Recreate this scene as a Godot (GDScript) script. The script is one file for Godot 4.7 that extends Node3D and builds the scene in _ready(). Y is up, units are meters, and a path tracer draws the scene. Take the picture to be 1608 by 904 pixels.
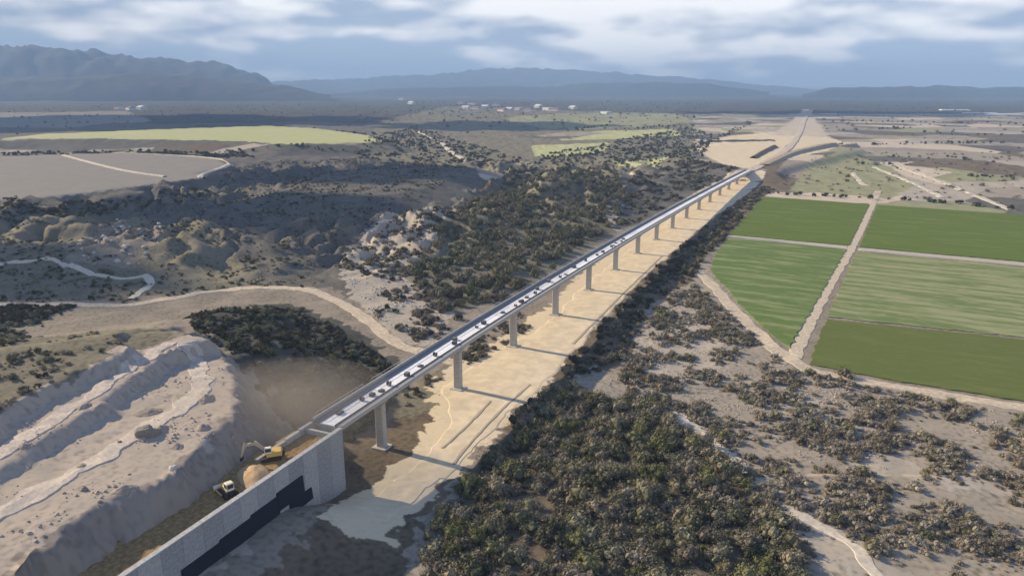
extends Node3D
# Railway viaduct under construction across a dry valley, seen from the air.
# World metres: x to the right, "ahead" (d) = -z. Plan lists are flat [x, ahead, x, ahead, ...].

var rng := RandomNumberGenerator.new()
var nz := FastNoiseLite.new()      # broad relief
var nf := FastNoiseLite.new()      # fine relief
var hills := []
var zones := {}
var used := {}
var mats := {}

# ---------------------------------------------------------------- helpers
func lin(r: float, g: float, b: float) -> Color:
	return Color(r, g, b).linear_to_srgb()

func mat(r: float, g: float, b: float, rough := 0.9, metal := 0.0) -> StandardMaterial3D:
	var m := StandardMaterial3D.new()
	m.albedo_color = lin(r, g, b)
	m.roughness = rough
	m.metallic = metal
	m.metallic_specular = 0.3
	return m

func pts(a: Array) -> PackedVector2Array:
	var p := PackedVector2Array()
	for i in range(0, a.size(), 2):
		p.append(Vector2(a[i], a[i + 1]))
	return p

func numbered(called: String) -> String:
	var n: int = used.get(called, 0)
	used[called] = n + 1
	return called if n == 0 else "%s_%03d" % [called, n]

func tag(o: Node, label := "", category := "", group := "", kind := "") -> Node:
	if label: o.set_meta("label", label)
	if category: o.set_meta("category", category)
	if group: o.set_meta("group", group)
	if kind: o.set_meta("kind", kind)
	return o

func thing(called: String, at: Vector3, turn: float, label: String, category: String, group := "") -> Node3D:
	var o := Node3D.new()
	o.name = numbered(called)
	add_child(o)
	o.position = at
	o.rotation.y = turn
	tag(o, label, category, group)
	return o

func new_st() -> SurfaceTool:
	var st := SurfaceTool.new()
	st.begin(Mesh.PRIMITIVE_TRIANGLES)
	st.set_smooth_group(-1)
	return st

func commit(st: SurfaceTool, called: String, m: Material, parent: Node = self) -> MeshInstance3D:
	st.generate_normals()
	return inst(st.commit(), called, m, parent)

func inst(mesh: Mesh, called: String, m: Material, parent: Node = self) -> MeshInstance3D:
	var o := MeshInstance3D.new()
	o.mesh = mesh
	o.material_override = m
	if parent == self:
		o.name = numbered(called)
		add_child(o)
	else:
		o.name = called
		parent.add_child(o, true)
	return o

func quad(st: SurfaceTool, a: Vector3, b: Vector3, c: Vector3, d: Vector3) -> void:
	st.add_vertex(a); st.add_vertex(b); st.add_vertex(c)
	st.add_vertex(a); st.add_vertex(c); st.add_vertex(d)

# box with chamfered vertical edges and top, centre c, size s, turned by basis b
func box(st: SurfaceTool, c: Vector3, s: Vector3, b := Basis(), ch := 0.0) -> void:
	var h := s * 0.5
	if ch <= 0.0:
		var v := []
		for i in 8:
			v.append(c + b * Vector3(h.x if i & 1 else -h.x, h.y if i & 2 else -h.y, h.z if i & 4 else -h.z))
		for f in [[0, 2, 3, 1], [4, 5, 7, 6], [0, 1, 5, 4], [2, 6, 7, 3], [0, 4, 6, 2], [1, 3, 7, 5]]:
			quad(st, v[f[0]], v[f[1]], v[f[2]], v[f[3]])
		return
	var ring := []
	for q in [[-1, -1], [1, -1], [1, 1], [-1, 1]]:
		var x: float = q[0]; var z: float = q[1]
		var e1 := Vector2(x * (h.x - ch), z * h.z)
		var e2 := Vector2(x * h.x, z * (h.z - ch))
		if x * z > 0: ring.append(e2); ring.append(e1)
		else: ring.append(e1); ring.append(e2)
	# rebuild in angular order
	ring.sort_custom(func(p, q): return p.angle() < q.angle())
	var n := ring.size()
	for i in n:
		var p: Vector2 = ring[i]; var q: Vector2 = ring[(i + 1) % n]
		var sc := Vector2((h.x - ch) / h.x, (h.z - ch) / h.z)
		var a := c + b * Vector3(p.x, -h.y, p.y); var a2 := c + b * Vector3(q.x, -h.y, q.y)
		var t := c + b * Vector3(p.x, h.y - ch, p.y); var t2 := c + b * Vector3(q.x, h.y - ch, q.y)
		var u := c + b * Vector3(p.x * sc.x, h.y, p.y * sc.y); var u2 := c + b * Vector3(q.x * sc.x, h.y, q.y * sc.y)
		quad(st, a, a2, t2, t)
		quad(st, t, t2, u2, u)
		st.add_vertex(u); st.add_vertex(u2); st.add_vertex(c + b * Vector3(0, h.y, 0))
		st.add_vertex(a2); st.add_vertex(a); st.add_vertex(c + b * Vector3(0, -h.y, 0))

func beam(st: SurfaceTool, a: Vector3, b: Vector3, wa: float, wb: float, ha: float, hb: float) -> void:
	# tapered rectangular bar from a to b
	var f := (b - a).normalized()
	var side := f.cross(Vector3.UP)
	side = side.normalized() if side.length() > 0.01 else Vector3.RIGHT
	var up := side.cross(f)
	var A := [a - side * wa - up * ha, a + side * wa - up * ha, a + side * wa + up * ha, a - side * wa + up * ha]
	var B := [b - side * wb - up * hb, b + side * wb - up * hb, b + side * wb + up * hb, b - side * wb + up * hb]
	for i in 4:
		var j := (i + 1) % 4
		quad(st, A[i], B[i], B[j], A[j])
	quad(st, A[0], A[1], A[2], A[3])
	quad(st, B[3], B[2], B[1], B[0])

func tube(st: SurfaceTool, a: Vector3, b: Vector3, ra: float, rb: float, n := 8) -> void:
	var f := (b - a).normalized()
	var s := f.cross(Vector3.UP)
	s = s.normalized() if s.length() > 0.01 else Vector3.RIGHT
	var u := s.cross(f)
	for i in n:
		var p := TAU * i / n; var q := TAU * (i + 1) / n
		var v1 := s * cos(p) + u * sin(p); var v2 := s * cos(q) + u * sin(q)
		quad(st, a + v1 * ra, a + v2 * ra, b + v2 * rb, b + v1 * rb)
		st.add_vertex(b); st.add_vertex(b + v1 * rb); st.add_vertex(b + v2 * rb)
		st.add_vertex(a); st.add_vertex(a + v2 * ra); st.add_vertex(a + v1 * ra)

# ---------------------------------------------------------------- plan of the railway and the relief
func rail_x(d: float) -> float:
	return 4.28e-5 * d * d + 0.42651 * d - 120.79

func rail_h(d: float) -> float:
	var t := maxf(0.0, d - 230.0)
	return 17.5 - 0.0175 * t * t / (t + 60.0)

func rail_dir(d: float) -> Vector3:   # along the line, away from the camera
	return Vector3(8.56e-5 * d + 0.42651, 0, -1).normalized()

func rail_left(d: float) -> Vector3:
	var f := rail_dir(d)
	return Vector3(f.z, 0, -f.x).normalized()

func rail_at(d: float, y: float, left := 0.0) -> Vector3:
	return Vector3(rail_x(d), y, -d) + rail_left(d) * left

func hill(a: Array, h: float, k_cut: float, k_nat: float, rough := 0.6, tilt := 0.0, level := false) -> void:
	var p := pts(a)
	var box2 := Rect2(p[0], Vector2.ZERO)
	for q in p: box2 = box2.expand(q)
	hills.append({"p": p, "h": h, "kc": k_cut, "kn": k_nat, "r": rough, "tilt": tilt, "level": level, "box": box2.grow(h / minf(k_cut, k_nat) + 4.0)})

func outward(p: PackedVector2Array, q: Vector2) -> Vector2:
	if Geometry2D.is_point_in_polygon(q, p):
		return Vector2.ZERO
	var best := 1e20
	var r := Vector2.ZERO
	var n := p.size()
	for i in n:
		var c := Geometry2D.get_closest_point_to_segment(q, p[i], p[(i + 1) % n])
		var e := c.distance_squared_to(q)
		if e < best:
			best = e; r = q - c
	return r

func hgt(x: float, d: float) -> float:
	var t := (x - rail_x(d)) * 0.914      # metres right of the railway axis
	var q := Vector2(x, d)
	# broad undulation, stronger in the badlands left of the line and far away, none on the valley floor
	var wild := smoothstep(-35.0, -130.0, t) * smoothstep(345.0, 500.0, d) * (1.0 - smoothstep(820.0, 1150.0, d))
	var far := smoothstep(900.0, 3000.0, d)
	var n1 := nz.get_noise_2d(x, d)
	var h := 0.0
	if wild > 0.0:
		var rid := 1.0 - absf(nz.get_noise_2d(x * 1.9 + 400.0, d * 1.3))
		var gully := maxf(0.0, 1.0 - absf(nf.get_noise_2d(x * 0.35 + 900.0, d * 0.28)) * 5.0)
		h += wild * (1.0 - 0.6 * far) * (2.0 + 20.0 * maxf(0.0, n1 + 0.12) + 12.0 * pow(rid, 4.0) - 5.0 - 7.0 * gully)
	h += far * (n1 * 9.0 + 1.0) * smoothstep(30.0, 400.0, absf(t + 0.02 * d))
	var rgh := nf.get_noise_2d(x, d)
	var field := 1.0
	if x > 60.0 and Geometry2D.is_point_in_polygon(q, zones.fields_all): field = 0.05
	if t > -22.0 and t < 34.0 and d > 150.0: field *= 0.25
	h += rgh * 0.75 * field * (1.0 if d < 700.0 else 2.0)
	for f in hills:
		if not f.box.has_point(q): continue
		var v := outward(f.p, q)
		var l := v.length()
		var hh: float = f.h + f.tilt * (d - 170.0)
		if l > 0.0:
			var k: float = lerpf(f.kn, f.kc, smoothstep(0.1, 0.75, v.x / l))
			l += (rgh + 0.7 * nf.get_noise_2d(x * 3.5, d * 3.5)) * f.r * minf(1.0, l) * 3.5
			hh -= l * k
		else:
			hh += rgh * 0.5 + nf.get_noise_2d(x * 4.0, d * 4.0) * 0.32
		h = (f.h + rgh * 0.3) if f.level and l <= 0.0 else maxf(h, hh)
	# the approach trough and the foot of its right wall
	if d < 172.0:
		if t > -5.2 and t < -0.5: h = minf(h, rail_h(d) - 2.2)
		elif t >= -0.5: h = lerpf(0.5, 3.0, clampf((t - 6.0) / 60.0, 0.0, 1.0)) + rgh * 0.6 + 7.0 * smoothstep(164.0, 146.0, d) * smoothstep(36.0, 7.0, t)
	elif d < 230.0 and t > -7.0:
		h = minf(h, 6.0 * smoothstep(20.0, 0.0, t + 7.0) * smoothstep(200.0, 172.0, d) + rgh * 0.3)
	return h

func ground(x: float, d: float, up := 0.0) -> Vector3:
	return Vector3(x, hgt(x, d) + up, -d)

# ---------------------------------------------------------------- main
func _ready() -> void:
	rng.seed = 7
	camera_and_light()
	relief()
	land()
	roads()
	far_hills()
	clouds()
	viaduct()
	approach()
	works()
	plants()
	settlement()

func camera_and_light() -> void:
	var cam := Camera3D.new()
	cam.name = "camera"
	cam.fov = 42.98
	cam.near = 1.0
	cam.far = 60000.0
	add_child(cam)
	cam.position = Vector3(0, 100, 0)
	cam.rotation_degrees = Vector3(-15.297, 0, 0)
	cam.current = true
	var e := Environment.new()
	e.background_mode = Environment.BG_SKY
	e.tonemap_mode = Environment.TONE_MAPPER_LINEAR
	e.tonemap_exposure = 1.62
	var sky := Sky.new()
	sky.sky_material = sky_material()
	e.sky = sky
	e.sdfgi_enabled = true
	e.ssao_enabled = true
	e.ssil_enabled = true
	e.fog_enabled = true
	e.fog_density = 0.000115
	e.fog_light_color = Color(0.67, 0.81, 1.0)
	e.volumetric_fog_enabled = true
	e.volumetric_fog_density = 0.0
	var we := WorldEnvironment.new()
	we.name = "environment"
	we.environment = e
	add_child(we)
	var sun := DirectionalLight3D.new()
	sun.name = "sun"
	sun.light_energy = 1.6
	sun.light_color = Color(1.0, 0.915, 0.77)
	sun.light_angular_distance = 0.6
	sun.shadow_enabled = true
	add_child(sun)
	# towards the sun: left and ahead, 25 degrees up
	var el := deg_to_rad(25.0)
	var to := Vector3(-0.889 * cos(el), sin(el), -0.458 * cos(el))
	sun.look_at_from_position(Vector3.ZERO, -to, Vector3.UP)

func sky_material() -> PanoramaSkyMaterial:
	# hazy blue air under a broken deck of cloud, the same all the way round
	var w := 2048
	var hh := 1024
	var a := FastNoiseLite.new(); a.seed = 33; a.frequency = 1.0; a.fractal_octaves = 5
	var b := FastNoiseLite.new(); b.seed = 5; b.frequency = 3.6; b.fractal_octaves = 5
	var data := PackedFloat32Array()
	data.resize(w * hh * 3)
	for j in hh:
		var th := PI * (j + 0.5) / hh
		var y := cos(th)
		if y < -0.03:
			for i in w:
				var o := (j * w + i) * 3
				data[o] = 0.16; data[o + 1] = 0.155; data[o + 2] = 0.15
			continue
		var s := sin(th)
		var el := maxf(y, 0.0)
		var base := Color(0.31, 0.395, 0.50).lerp(Color(0.075, 0.15, 0.33), smoothstep(0.08, 0.6, el))
		var squeeze := 1.0 / (el * 1.3 + 0.30)
		for i in w:
			var ph := TAU * ((i + 0.5) / w - 0.5)
			var x := sin(ph) * s
			var z := -cos(ph) * s
			var n := a.get_noise_3d(x * squeeze * 0.85, 3.0 + el * 5.0, z * squeeze * 0.85)
			var m := b.get_noise_3d(x * squeeze * 0.7, 7.0 + el * 6.0, z * squeeze * 0.7)
			var veil := lerpf(-0.24, 0.50, smoothstep(0.02, 0.085, el)) - 0.85 * smoothstep(0.16, 0.55, el)
			var cover := smoothstep(-0.16, 0.20, n + 0.45 * m + veil)
			var tone := clampf(0.54 + 1.5 * m + 0.8 * n, 0.0, 1.0)
			var cl := Color(0.27, 0.34, 0.45).lerp(Color(0.80, 0.79, 0.78), tone)
			var c := base.lerp(cl, cover)
			var o := (j * w + i) * 3
			data[o] = c.r; data[o + 1] = c.g; data[o + 2] = c.b
	var im := Image.create_from_data(w, hh, false, Image.FORMAT_RGBF, data.to_byte_array())
	var pm := PanoramaSkyMaterial.new()
	pm.panorama = ImageTexture.create_from_image(im)
	return pm

func relief() -> void:
	nz.seed = 11; nz.frequency = 0.0042; nz.fractal_octaves = 4
	nf.seed = 3; nf.frequency = 0.045; nf.fractal_octaves = 4
	zones.fields_all = pts([244.4, 707.1, 425.3, 602.2, 511.8, 528.5, 205.8, 196.2, 166, 218.4, 111, 244.4, 109.4, 267.8, 107.6, 398.1, 127.5, 452.8])
	# cut benches left of the line, from the lowest up
	hill([-92, 40, -82, 116, -80, 124, -73.3, 133.4, -70, 144, -69.4, 153, -68.2, 166.6, -75.6, 187, -87, 207, -120, 214, -330, 180, -330, 40], 22.0, 1.25, 0.34, 1.0)
	hill([-112, 40, -107.5, 120, -106.3, 136.4, -103.3, 153.8, -102, 174, -101.5, 190, -102, 200, -94.3, 211, -104, 217, -150, 212, -330, 180, -330, 40], 24.7, 1.1, 0.4, 0.9, 0.034)
	hill([-126, 40, -119.5, 130, -118.8, 155.7, -116.6, 171.7, -111.1, 190.8, -110, 197, -120, 208, -145, 196, -170, 178, -230, 155, -330, 130, -330, 40], 27.5, 1.1, 0.30, 0.9, 0.034)
	# knoll with the dark flank above the valley
	hill([-82, 236, -74, 224, -88, 214, -118, 222, -128, 246, -106, 264], 19.0, 0.62, 0.36)
	# terraced fields on the left
	hill([-923, 967.7, -718.6, 1036.3, -582.8, 1084.3, -396.5, 1000.9, -347.1, 907.4, -324.5, 773.9, -350.2, 725, -386.1, 654.4, -429.7, 608.7, -539.9, 554.7], 9.0, 0.7, 0.6, 0.4, 0.0, true)
	hill([-1167.9, 1231.7, -896.3, 1299.4, -893.6, 1441.6, -755.7, 1596.2, -568.7, 1735.3, -420.2, 1617.8, -263.9, 1374.8, -207.3, 1206.5, -352.9, 1159.1, -448.5, 1231.7, -604.6, 1271.5, -784.8, 1299.4], 16.0, 0.3, 0.3, 0.4, 0.0, true)
	# wooded mounds left of the river bed
	hill([-201.9, 615.3, -193.7, 784.4, -124.1, 873.3, -46.7, 841.6, -68.7, 690, -122.2, 568.7], 13.0, 0.25, 0.22)
	hill([-36.9, 395.2, -36, 482.5, -2.3, 650.6, 67.7, 812, 82, 690, 42.9, 504.5, -1.4, 381.2], 4.0, 0.12, 0.12)
	# made ground where the line lands on the far side
	hill([262, 850, 300, 838, 330, 900, 560, 1180, 520, 1330, 360, 1300, 230, 1040, 240, 900], 6.4, 0.5, 0.2, 0.2)

# colour of the land: palette of surface tones, painted by zone with grain
var palette := []
func land_types() -> void:
	# [first tone, second tone, speck tone, speck share]  (linear)
	palette = [
		[Color(0.22, 0.192, 0.155), Color(0.29, 0.25, 0.20), Color(0.13, 0.115, 0.088), 0.30],   # 0 dry scrub soil
		[Color(0.65, 0.545, 0.39), Color(0.55, 0.46, 0.325), Color(0.46, 0.38, 0.265), 0.16],          # 1 sand
		[Color(0.165, 0.152, 0.112), Color(0.225, 0.20, 0.15), Color(0.10, 0.096, 0.068), 0.35],         # 2 green scrub ground
		[Color(0.105, 0.10, 0.09), Color(0.16, 0.15, 0.132), Color(0.07, 0.066, 0.058), 0.32],      # 3 dark scrub ground
		[Color(0.43, 0.372, 0.315), Color(0.34, 0.292, 0.246), Color(0.24, 0.205, 0.168), 0.26],       # 4 bare marl of the benches
		[Color(0.52, 0.445, 0.35), Color(0.46, 0.39, 0.30), Color(0.36, 0.30, 0.23), 0.15],         # 5 dirt track
		[Color(0.215, 0.2, 0.182), Color(0.25, 0.232, 0.21), Color(0.18, 0.166, 0.15), 0.18],     # 6 ploughed field
		[Color(0.37, 0.39, 0.17), Color(0.45, 0.44, 0.25), Color(0.31, 0.32, 0.15), 0.12],          # 7 yellow green field
		[Color(0.43, 0.385, 0.325), Color(0.33, 0.29, 0.24), Color(0.20, 0.175, 0.14), 0.25],       # 8 river bed
		[Color(0.27, 0.175, 0.095), Color(0.21, 0.135, 0.075), Color(0.15, 0.10, 0.06), 0.2],       # 9 brown fill
		[Color(0.33, 0.285, 0.235), Color(0.25, 0.215, 0.175), Color(0.15, 0.13, 0.105), 0.30],      # 10 tan plain
		[Color(0.24, 0.25, 0.14), Color(0.30, 0.285, 0.18), Color(0.16, 0.16, 0.09), 0.2],          # 11 olive field
		[Color(0.37, 0.325, 0.27), Color(0.27, 0.235, 0.19), Color(0.16, 0.138, 0.105), 0.36],     # 12 pale scrub plain, right
		[Color(0.062, 0.064, 0.058), Color(0.10, 0.098, 0.088), Color(0.045, 0.046, 0.042), 0.25],      # 13 far dark ground
		[Color(0.125, 0.10, 0.072), Color(0.19, 0.152, 0.108), Color(0.085, 0.07, 0.05), 0.30],       # 14 brown bank, lowered in tone to deepen shade right of the wall
		[Color(0.235, 0.205, 0.178), Color(0.30, 0.262, 0.226), Color(0.17, 0.148, 0.126), 0.28],     # 15 darker grey tone along the cut face
	]

# [type, wobble of the outline in metres, plan]
func covers() -> Array:
	return [
		[13, 60, [-9000, 3000, 9000, 3000, 9000, 16000, -9000, 16000]],
		[13, 60, [-2597.9, 1787.2, -791.7, 1842.2, -558.5, 1962.8, -327, 2345.5, -1416.9, 10255, -14721.6, 10255]],
		[13, 60, [-500.1, 3601.7, 170.8, 3601.7, 1299.4, 4085.6, 1977.8, 4718.4, 4522.7, 3828.5, 12060.6, 10255, -1416.9, 10255]],
		[3, 20, [-419.8, 355.8, -318.1, 443.6, -132.4, 344.3, -76.2, 344.3, -58.2, 395.2, -28.2, 734.3, -53.5, 967.7, -187, 1182.3, -1275.4, 1136.7]],
		[3, 40, [-1485.3, 1231.7, -258.1, 1231.7, -236.1, 1686.4, -391.7, 2257.6, -2347.7, 1962.8]],
		[2, 30, [-248, 1182.3, -81.7, 907.4, 92.8, 784.4, 239.1, 967.7, 706, 2910.5, -359.4, 4085.6, -406.7, 2345.5]],
		[3, 8, [-204.8, 275.8, -225.5, 333.4, -204.2, 344.3, -276, 381.2, -379, 381.2, -247.7, 239.7]],
		[0, 8, [-251.1, 344.3, -209.2, 342.1, -156.5, 365.6, -93.8, 365.6, -58.4, 313.5, -41.8, 275.8, -119.9, 344.3, -195.4, 328.2, -230.3, 313.5]],
		[2, 4, [-422.2, 528.5, -246.5, 554.7, -146.8, 452.8, -127.6, 368.1, -194.9, 344.3, -282.3, 344.3]],
		[3, 10, [-528.4, 599, -347.9, 658.1, -280.4, 841.6, -172.1, 812, -30, 784.4, -61.6, 615.3, -98.4, 452.8, -131.8, 381.2, -203.1, 482.5, -295.4, 554.7, -468.9, 528.5]],
		[0, 8, [-287.3, 458.4, -291.4, 528.5, -255.3, 516.2, -215.3, 443.6, -218.2, 402.6, -250.7, 402.6]],
		[8, 5, [-100.7, 410.2, -102.4, 472.2, -87.9, 541.3, -65.3, 599, -45.7, 583.5, -39.9, 452.8, -47.7, 381.2, -26.2, 323.2, -29.4, 279.6, -41.8, 275.8, -61.3, 313.5, -80.5, 350]],
		[2, 6, [-30.6, 323.2, -56.3, 381.2, -47.8, 472.2, -9.5, 784.4, 118.1, 873.3, 105.8, 615.3, 69.7, 504.5, 5.1, 350]],
		[8, 4, [71.4, 554.7, 103, 734.3, 112.4, 711.5, 105.8, 599, 75.8, 516.2]],
		# hill with benches
		[2, 3, [-330, 30, -118, 30, -118, 150, -112, 190, -104, 222, -150, 260, -330, 250]],
		[4, 1.2, [-127, 30, -62, 30, -60, 116, -50, 160, -62, 176, -72, 196, -88, 214, -100, 214, -111, 198, -113, 184, -120, 160, -121, 130]],
		[13, 3, [-62, 180, -48, 172, -40, 200, -36, 238, -48, 268, -72, 304, -96, 330, -124, 338, -128, 280, -104, 236, -86, 214, -70, 196]],
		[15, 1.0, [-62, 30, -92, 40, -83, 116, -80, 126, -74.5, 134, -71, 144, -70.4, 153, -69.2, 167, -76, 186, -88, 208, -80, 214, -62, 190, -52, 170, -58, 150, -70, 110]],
		[14, 3, [-44, 150, -20, 158, -16, 186, -22, 214, -34, 232, -44, 210, -52, 180]],
		[14, 3, [-58, 60, 4, 60, 4, 140, -4, 166, -14, 178, -44, 150]],  # dark brown spread over the wall's shaded side, shade put into the colour
		# right of the line
		[12, 5, [-17.7, 100.9, -23.5, 143.5, -0.8, 204.6, 23, 258.3, 64.1, 361.9, 117.1, 443.6, 111.9, 381.2, 104.6, 255, 164.4, 216, 223.2, 177.6, 139.7, 100.9]],
		[14, 5, [-18.5, 115.8, -16.4, 143.5, -11, 177.6, -0.8, 206.8, 9.8, 226, 22, 245.6, 35, 239.7, 48.7, 218.4, 54.5, 184.7, 59.8, 161.9, 64.6, 141.2, 59.7, 115.8]],
		[14, 3, [5.4, 218.4, 22.3, 261.6, 37.7, 302.6, 57.9, 353.5, 94.3, 436.5, 142.4, 541.3, 220.8, 698.5, 272.3, 795.2, 269.7, 753.6, 238.7, 690, 153.3, 499.9, 121.1, 443.6, 98.2, 381.2, 65.5, 333.4, 45.7, 265, 28.3, 239.7, 16.3, 228.6]],
		[10, 12, [247.5, 707.1, 289.9, 812, 364.5, 967.7, 572.9, 1244.7, 988.2, 1285.3, 1520.5, 1182.3, 698.6, 528.5, 425.3, 602.2]],
		[11, 8, [279, 734.3, 389.6, 967.7, 534.6, 1182.3, 498.3, 967.7, 433.8, 784.4, 355.1, 681.8, 309.8, 716]],
		[10, 30, [672.1, 2100, 1298.4, 2910.5, 2444.5, 3219.7, 4354.3, 3219.7, 1622.2, 1182.3, 736.3, 1231.7, 602.2, 1285.3]],
		[1, 6, [292.7, 1182.3, 377.7, 1441.6, 484.7, 1640.1, 608.7, 1735.3, 719.4, 1842.2, 694.9, 1640.1, 611.7, 1343.6, 489.7, 1147.8, 383.1, 1018.3, 306.4, 893.5, 267.7, 893.5, 273, 1000.9]],
		[5, 14, [571.6, 1640.1, 877.2, 2345.5, 1115.7, 2910.5, 1396.5, 3601.7, 1427, 3601.7, 1167.6, 2910.5, 925.4, 2257.6, 667.2, 1554.6]],
		[14, 4, [306.3, 907.4, 386.9, 1074.3, 466.5, 1257.9, 483.4, 1271.5, 373.2, 1000.9, 300.8, 841.6]],
		[3, 8, [72.2, 523.5, 107.8, 681.8, 153.9, 907.4, 247.1, 1000.9, 264.2, 967.7, 279.3, 893.5, 189.4, 734.3, 126.1, 608.7, 93.2, 538.7]],
		[2, 3, [-40.5, 209, -33.8, 234.1, -24.8, 257, -3.7, 287.4, 13.2, 313.5, 9.8, 295.7, -8.4, 265, -20.2, 245.6, -24.3, 231.3, -23.5, 218.4, -32.6, 209]],
		[1, 5, [-44.6, 141.7, -42.5, 157.4, -35.7, 171, -25.5, 196.2, -25.2, 218.4, -28.8, 236.3, -23.2, 254.4, -11.2, 275.1, 15.4, 325.2, 29.6, 373.3, 82.4, 499.9, 191.8, 743.8, 259.9, 866.8, 184, 665.8, 117.3, 513.8, 76.6, 419.7, 48.8, 339.9, 31.3, 294, 19.9, 260.9, 10.1, 233, 1.6, 214.6, -9.4, 187.6, -18.6, 166.4, -23.5, 152.3, -26.1, 141.7]],
		[8, 6, [61.9, 313.5, 80.4, 346.6, 91.8, 344.3, 85.8, 295.7, 85, 265, 70.9, 239.7, 56.2, 234.1, 48.3, 251.8, 50.5, 279.6]],
		[8, 6, [84.4, 239.7, 97.8, 239.7, 104.5, 209, 109.7, 184.7, 122.7, 171, 131.9, 167.9, 125.9, 159, 110.7, 161.9, 97.6, 174.3, 89.1, 200.3]],
		[8, 6, [48.7, 218.4, 59.6, 204.6, 66.5, 177.6, 74.3, 151, 81.7, 130.4, 69.3, 126.5, 62.9, 148.4, 56.5, 172.6, 49, 200.3]],
		[12, 2, [21.5, 244.4, 30, 255.6, 39.2, 245.6, 40.4, 231.3, 35.3, 218.4, 27.1, 218.4]],
		# fields on the left and beyond
		[6, 3, [-923, 967.7, -718.6, 1036.3, -582.8, 1084.3, -400.9, 1000.9, -352.6, 907.4, -327.2, 773.9, -350.2, 725, -386.1, 654.4, -429.7, 608.7, -539.9, 554.7]],
		[7, 6, [-1144.6, 1206.5, -877.4, 1271.5, -883.1, 1424.3, -745.9, 1575.1, -568.7, 1735.3, -420.2, 1617.8, -263.9, 1374.8, -207.3, 1206.5, -352.9, 1159.1, -448.5, 1231.7, -604.6, 1271.5, -784.8, 1299.4]],
		[6, 20, [-2343, 3057.4, -1692.4, 3307.5, -1124.5, 2345.5, -1177.2, 1962.8, -1511.6, 1962.8]],
		[7, 8, [35.7, 1343.6, 188.1, 1407.4, 140.6, 1159.1, 34.6, 1115.1]],
		[11, 15, [-30.2, 2543.2, 197, 3057.4, 663.5, 3057.4, 558.7, 2257.6, 327.7, 1962.8, 89.3, 1870.9]],
		[7, 12, [144.2, 1760.9, 408.3, 1870.9, 379.7, 1640.1, 199.7, 1496, 96.1, 1477.4]],
		[10, 12, [21.3, 1554.6, 146.4, 1787.2, 231, 1735.3, 124.4, 1515]],
		[7, 4, [134.8, 1000.9, 245.7, 1115.1, 189, 967.7, 140.4, 921.8]],
	]

func land() -> void:
	land_types()
	var cov := covers()
	var jobs := [
		["near", Rect2(-300, 50, 640, 560), 1500, 1300],
		["mid", Rect2(-700, 600, 1500, 900), 1250, 900],
		["far", Rect2(-5200, 40, 10400, 8600), 1700, 1500],
	]
	var lm := []
	for j in jobs:
		var m := StandardMaterial3D.new()
		m.albedo_texture = paint(j[1], j[2], j[3], cov)
		m.roughness = 0.96
		m.metallic_specular = 0.15
		m.texture_repeat = false
		lm.append(m)
	# one sheet of non-uniform grid lines
	var xs := PackedFloat32Array()
	var x := 620.0
	var right := []
	var step := 2.0
	while x < 13000.0:
		right.append(x); step *= 1.09; x += step
	x = -330.0; step = 2.0
	var left := []
	while x > -13000.0:
		left.push_front(x); step *= 1.09; x -= step
	for v in left: xs.append(v)
	x = -328.0
	while x < 618.0:
		xs.append(x)
		x += 1.5 if x > -150.0 and x < 120.0 else 3.0
	for v in right: xs.append(v)
	var dsv := PackedFloat32Array([-2500, -900, -300, -60, 0, 25, 45])
	var d := 60.0
	step = 1.5
	while d < 17500.0:
		dsv.append(d)
		if d > 340.0: step *= 1.021
		d += step
	for i in jobs.size():
		# snap grid lines to the borders of the painted areas so each cell lies in one of them
		var r: Rect2 = jobs[i][1]
		for v in [r.position.x, r.end.x]: snap(xs, v)
		for v in [r.position.y, r.end.y]: snap(dsv, v)
	var nx := xs.size()
	var nd := dsv.size()
	var vs := PackedVector3Array(); vs.resize(nx * nd)
	for j in nd:
		for i in nx:
			vs[j * nx + i] = ground(xs[i], dsv[j])
	var ns := PackedVector3Array(); ns.resize(nx * nd)
	for j in nd:
		for i in nx:
			var a := vs[j * nx + maxi(i - 1, 0)]; var b := vs[j * nx + mini(i + 1, nx - 1)]
			var c := vs[maxi(j - 1, 0) * nx + i]; var e := vs[mini(j + 1, nd - 1) * nx + i]
			ns[j * nx + i] = (b - a).cross(e - c).normalized()
	var mesh := ArrayMesh.new()
	for k in 3:
		var r: Rect2 = jobs[k][1]
		var idx := PackedInt32Array()
		for j in nd - 1:
			for i in nx - 1:
				var mid := Vector2((xs[i] + xs[i + 1]) * 0.5, (dsv[j] + dsv[j + 1]) * 0.5)
				var own := 2
				if jobs[0][1].has_point(mid): own = 0
				elif jobs[1][1].has_point(mid): own = 1
				if own != k: continue
				var p := j * nx + i
				idx.append_array([p, p + nx, p + 1, p + 1, p + nx, p + nx + 1])
		var map := {}
		var sv := PackedVector3Array(); var sn := PackedVector3Array(); var su := PackedVector2Array()
		for n in idx.size():
			var p := idx[n]
			if not map.has(p):
				map[p] = sv.size()
				sv.append(vs[p]); sn.append(ns[p])
				su.append(Vector2((vs[p].x - r.position.x) / r.size.x, (-vs[p].z - r.position.y) / r.size.y))
			idx[n] = map[p]
		var arr := []
		arr.resize(Mesh.ARRAY_MAX)
		arr[Mesh.ARRAY_VERTEX] = sv; arr[Mesh.ARRAY_NORMAL] = sn; arr[Mesh.ARRAY_TEX_UV] = su; arr[Mesh.ARRAY_INDEX] = idx
		mesh.add_surface_from_arrays(Mesh.PRIMITIVE_TRIANGLES, arr)
		mesh.surface_set_material(k, lm[k])
	var o := MeshInstance3D.new()
	o.name = "ground"
	o.mesh = mesh
	add_child(o)
	tag(o, "dry valley ground of scrub, sand and fields", "", "", "structure")

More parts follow.
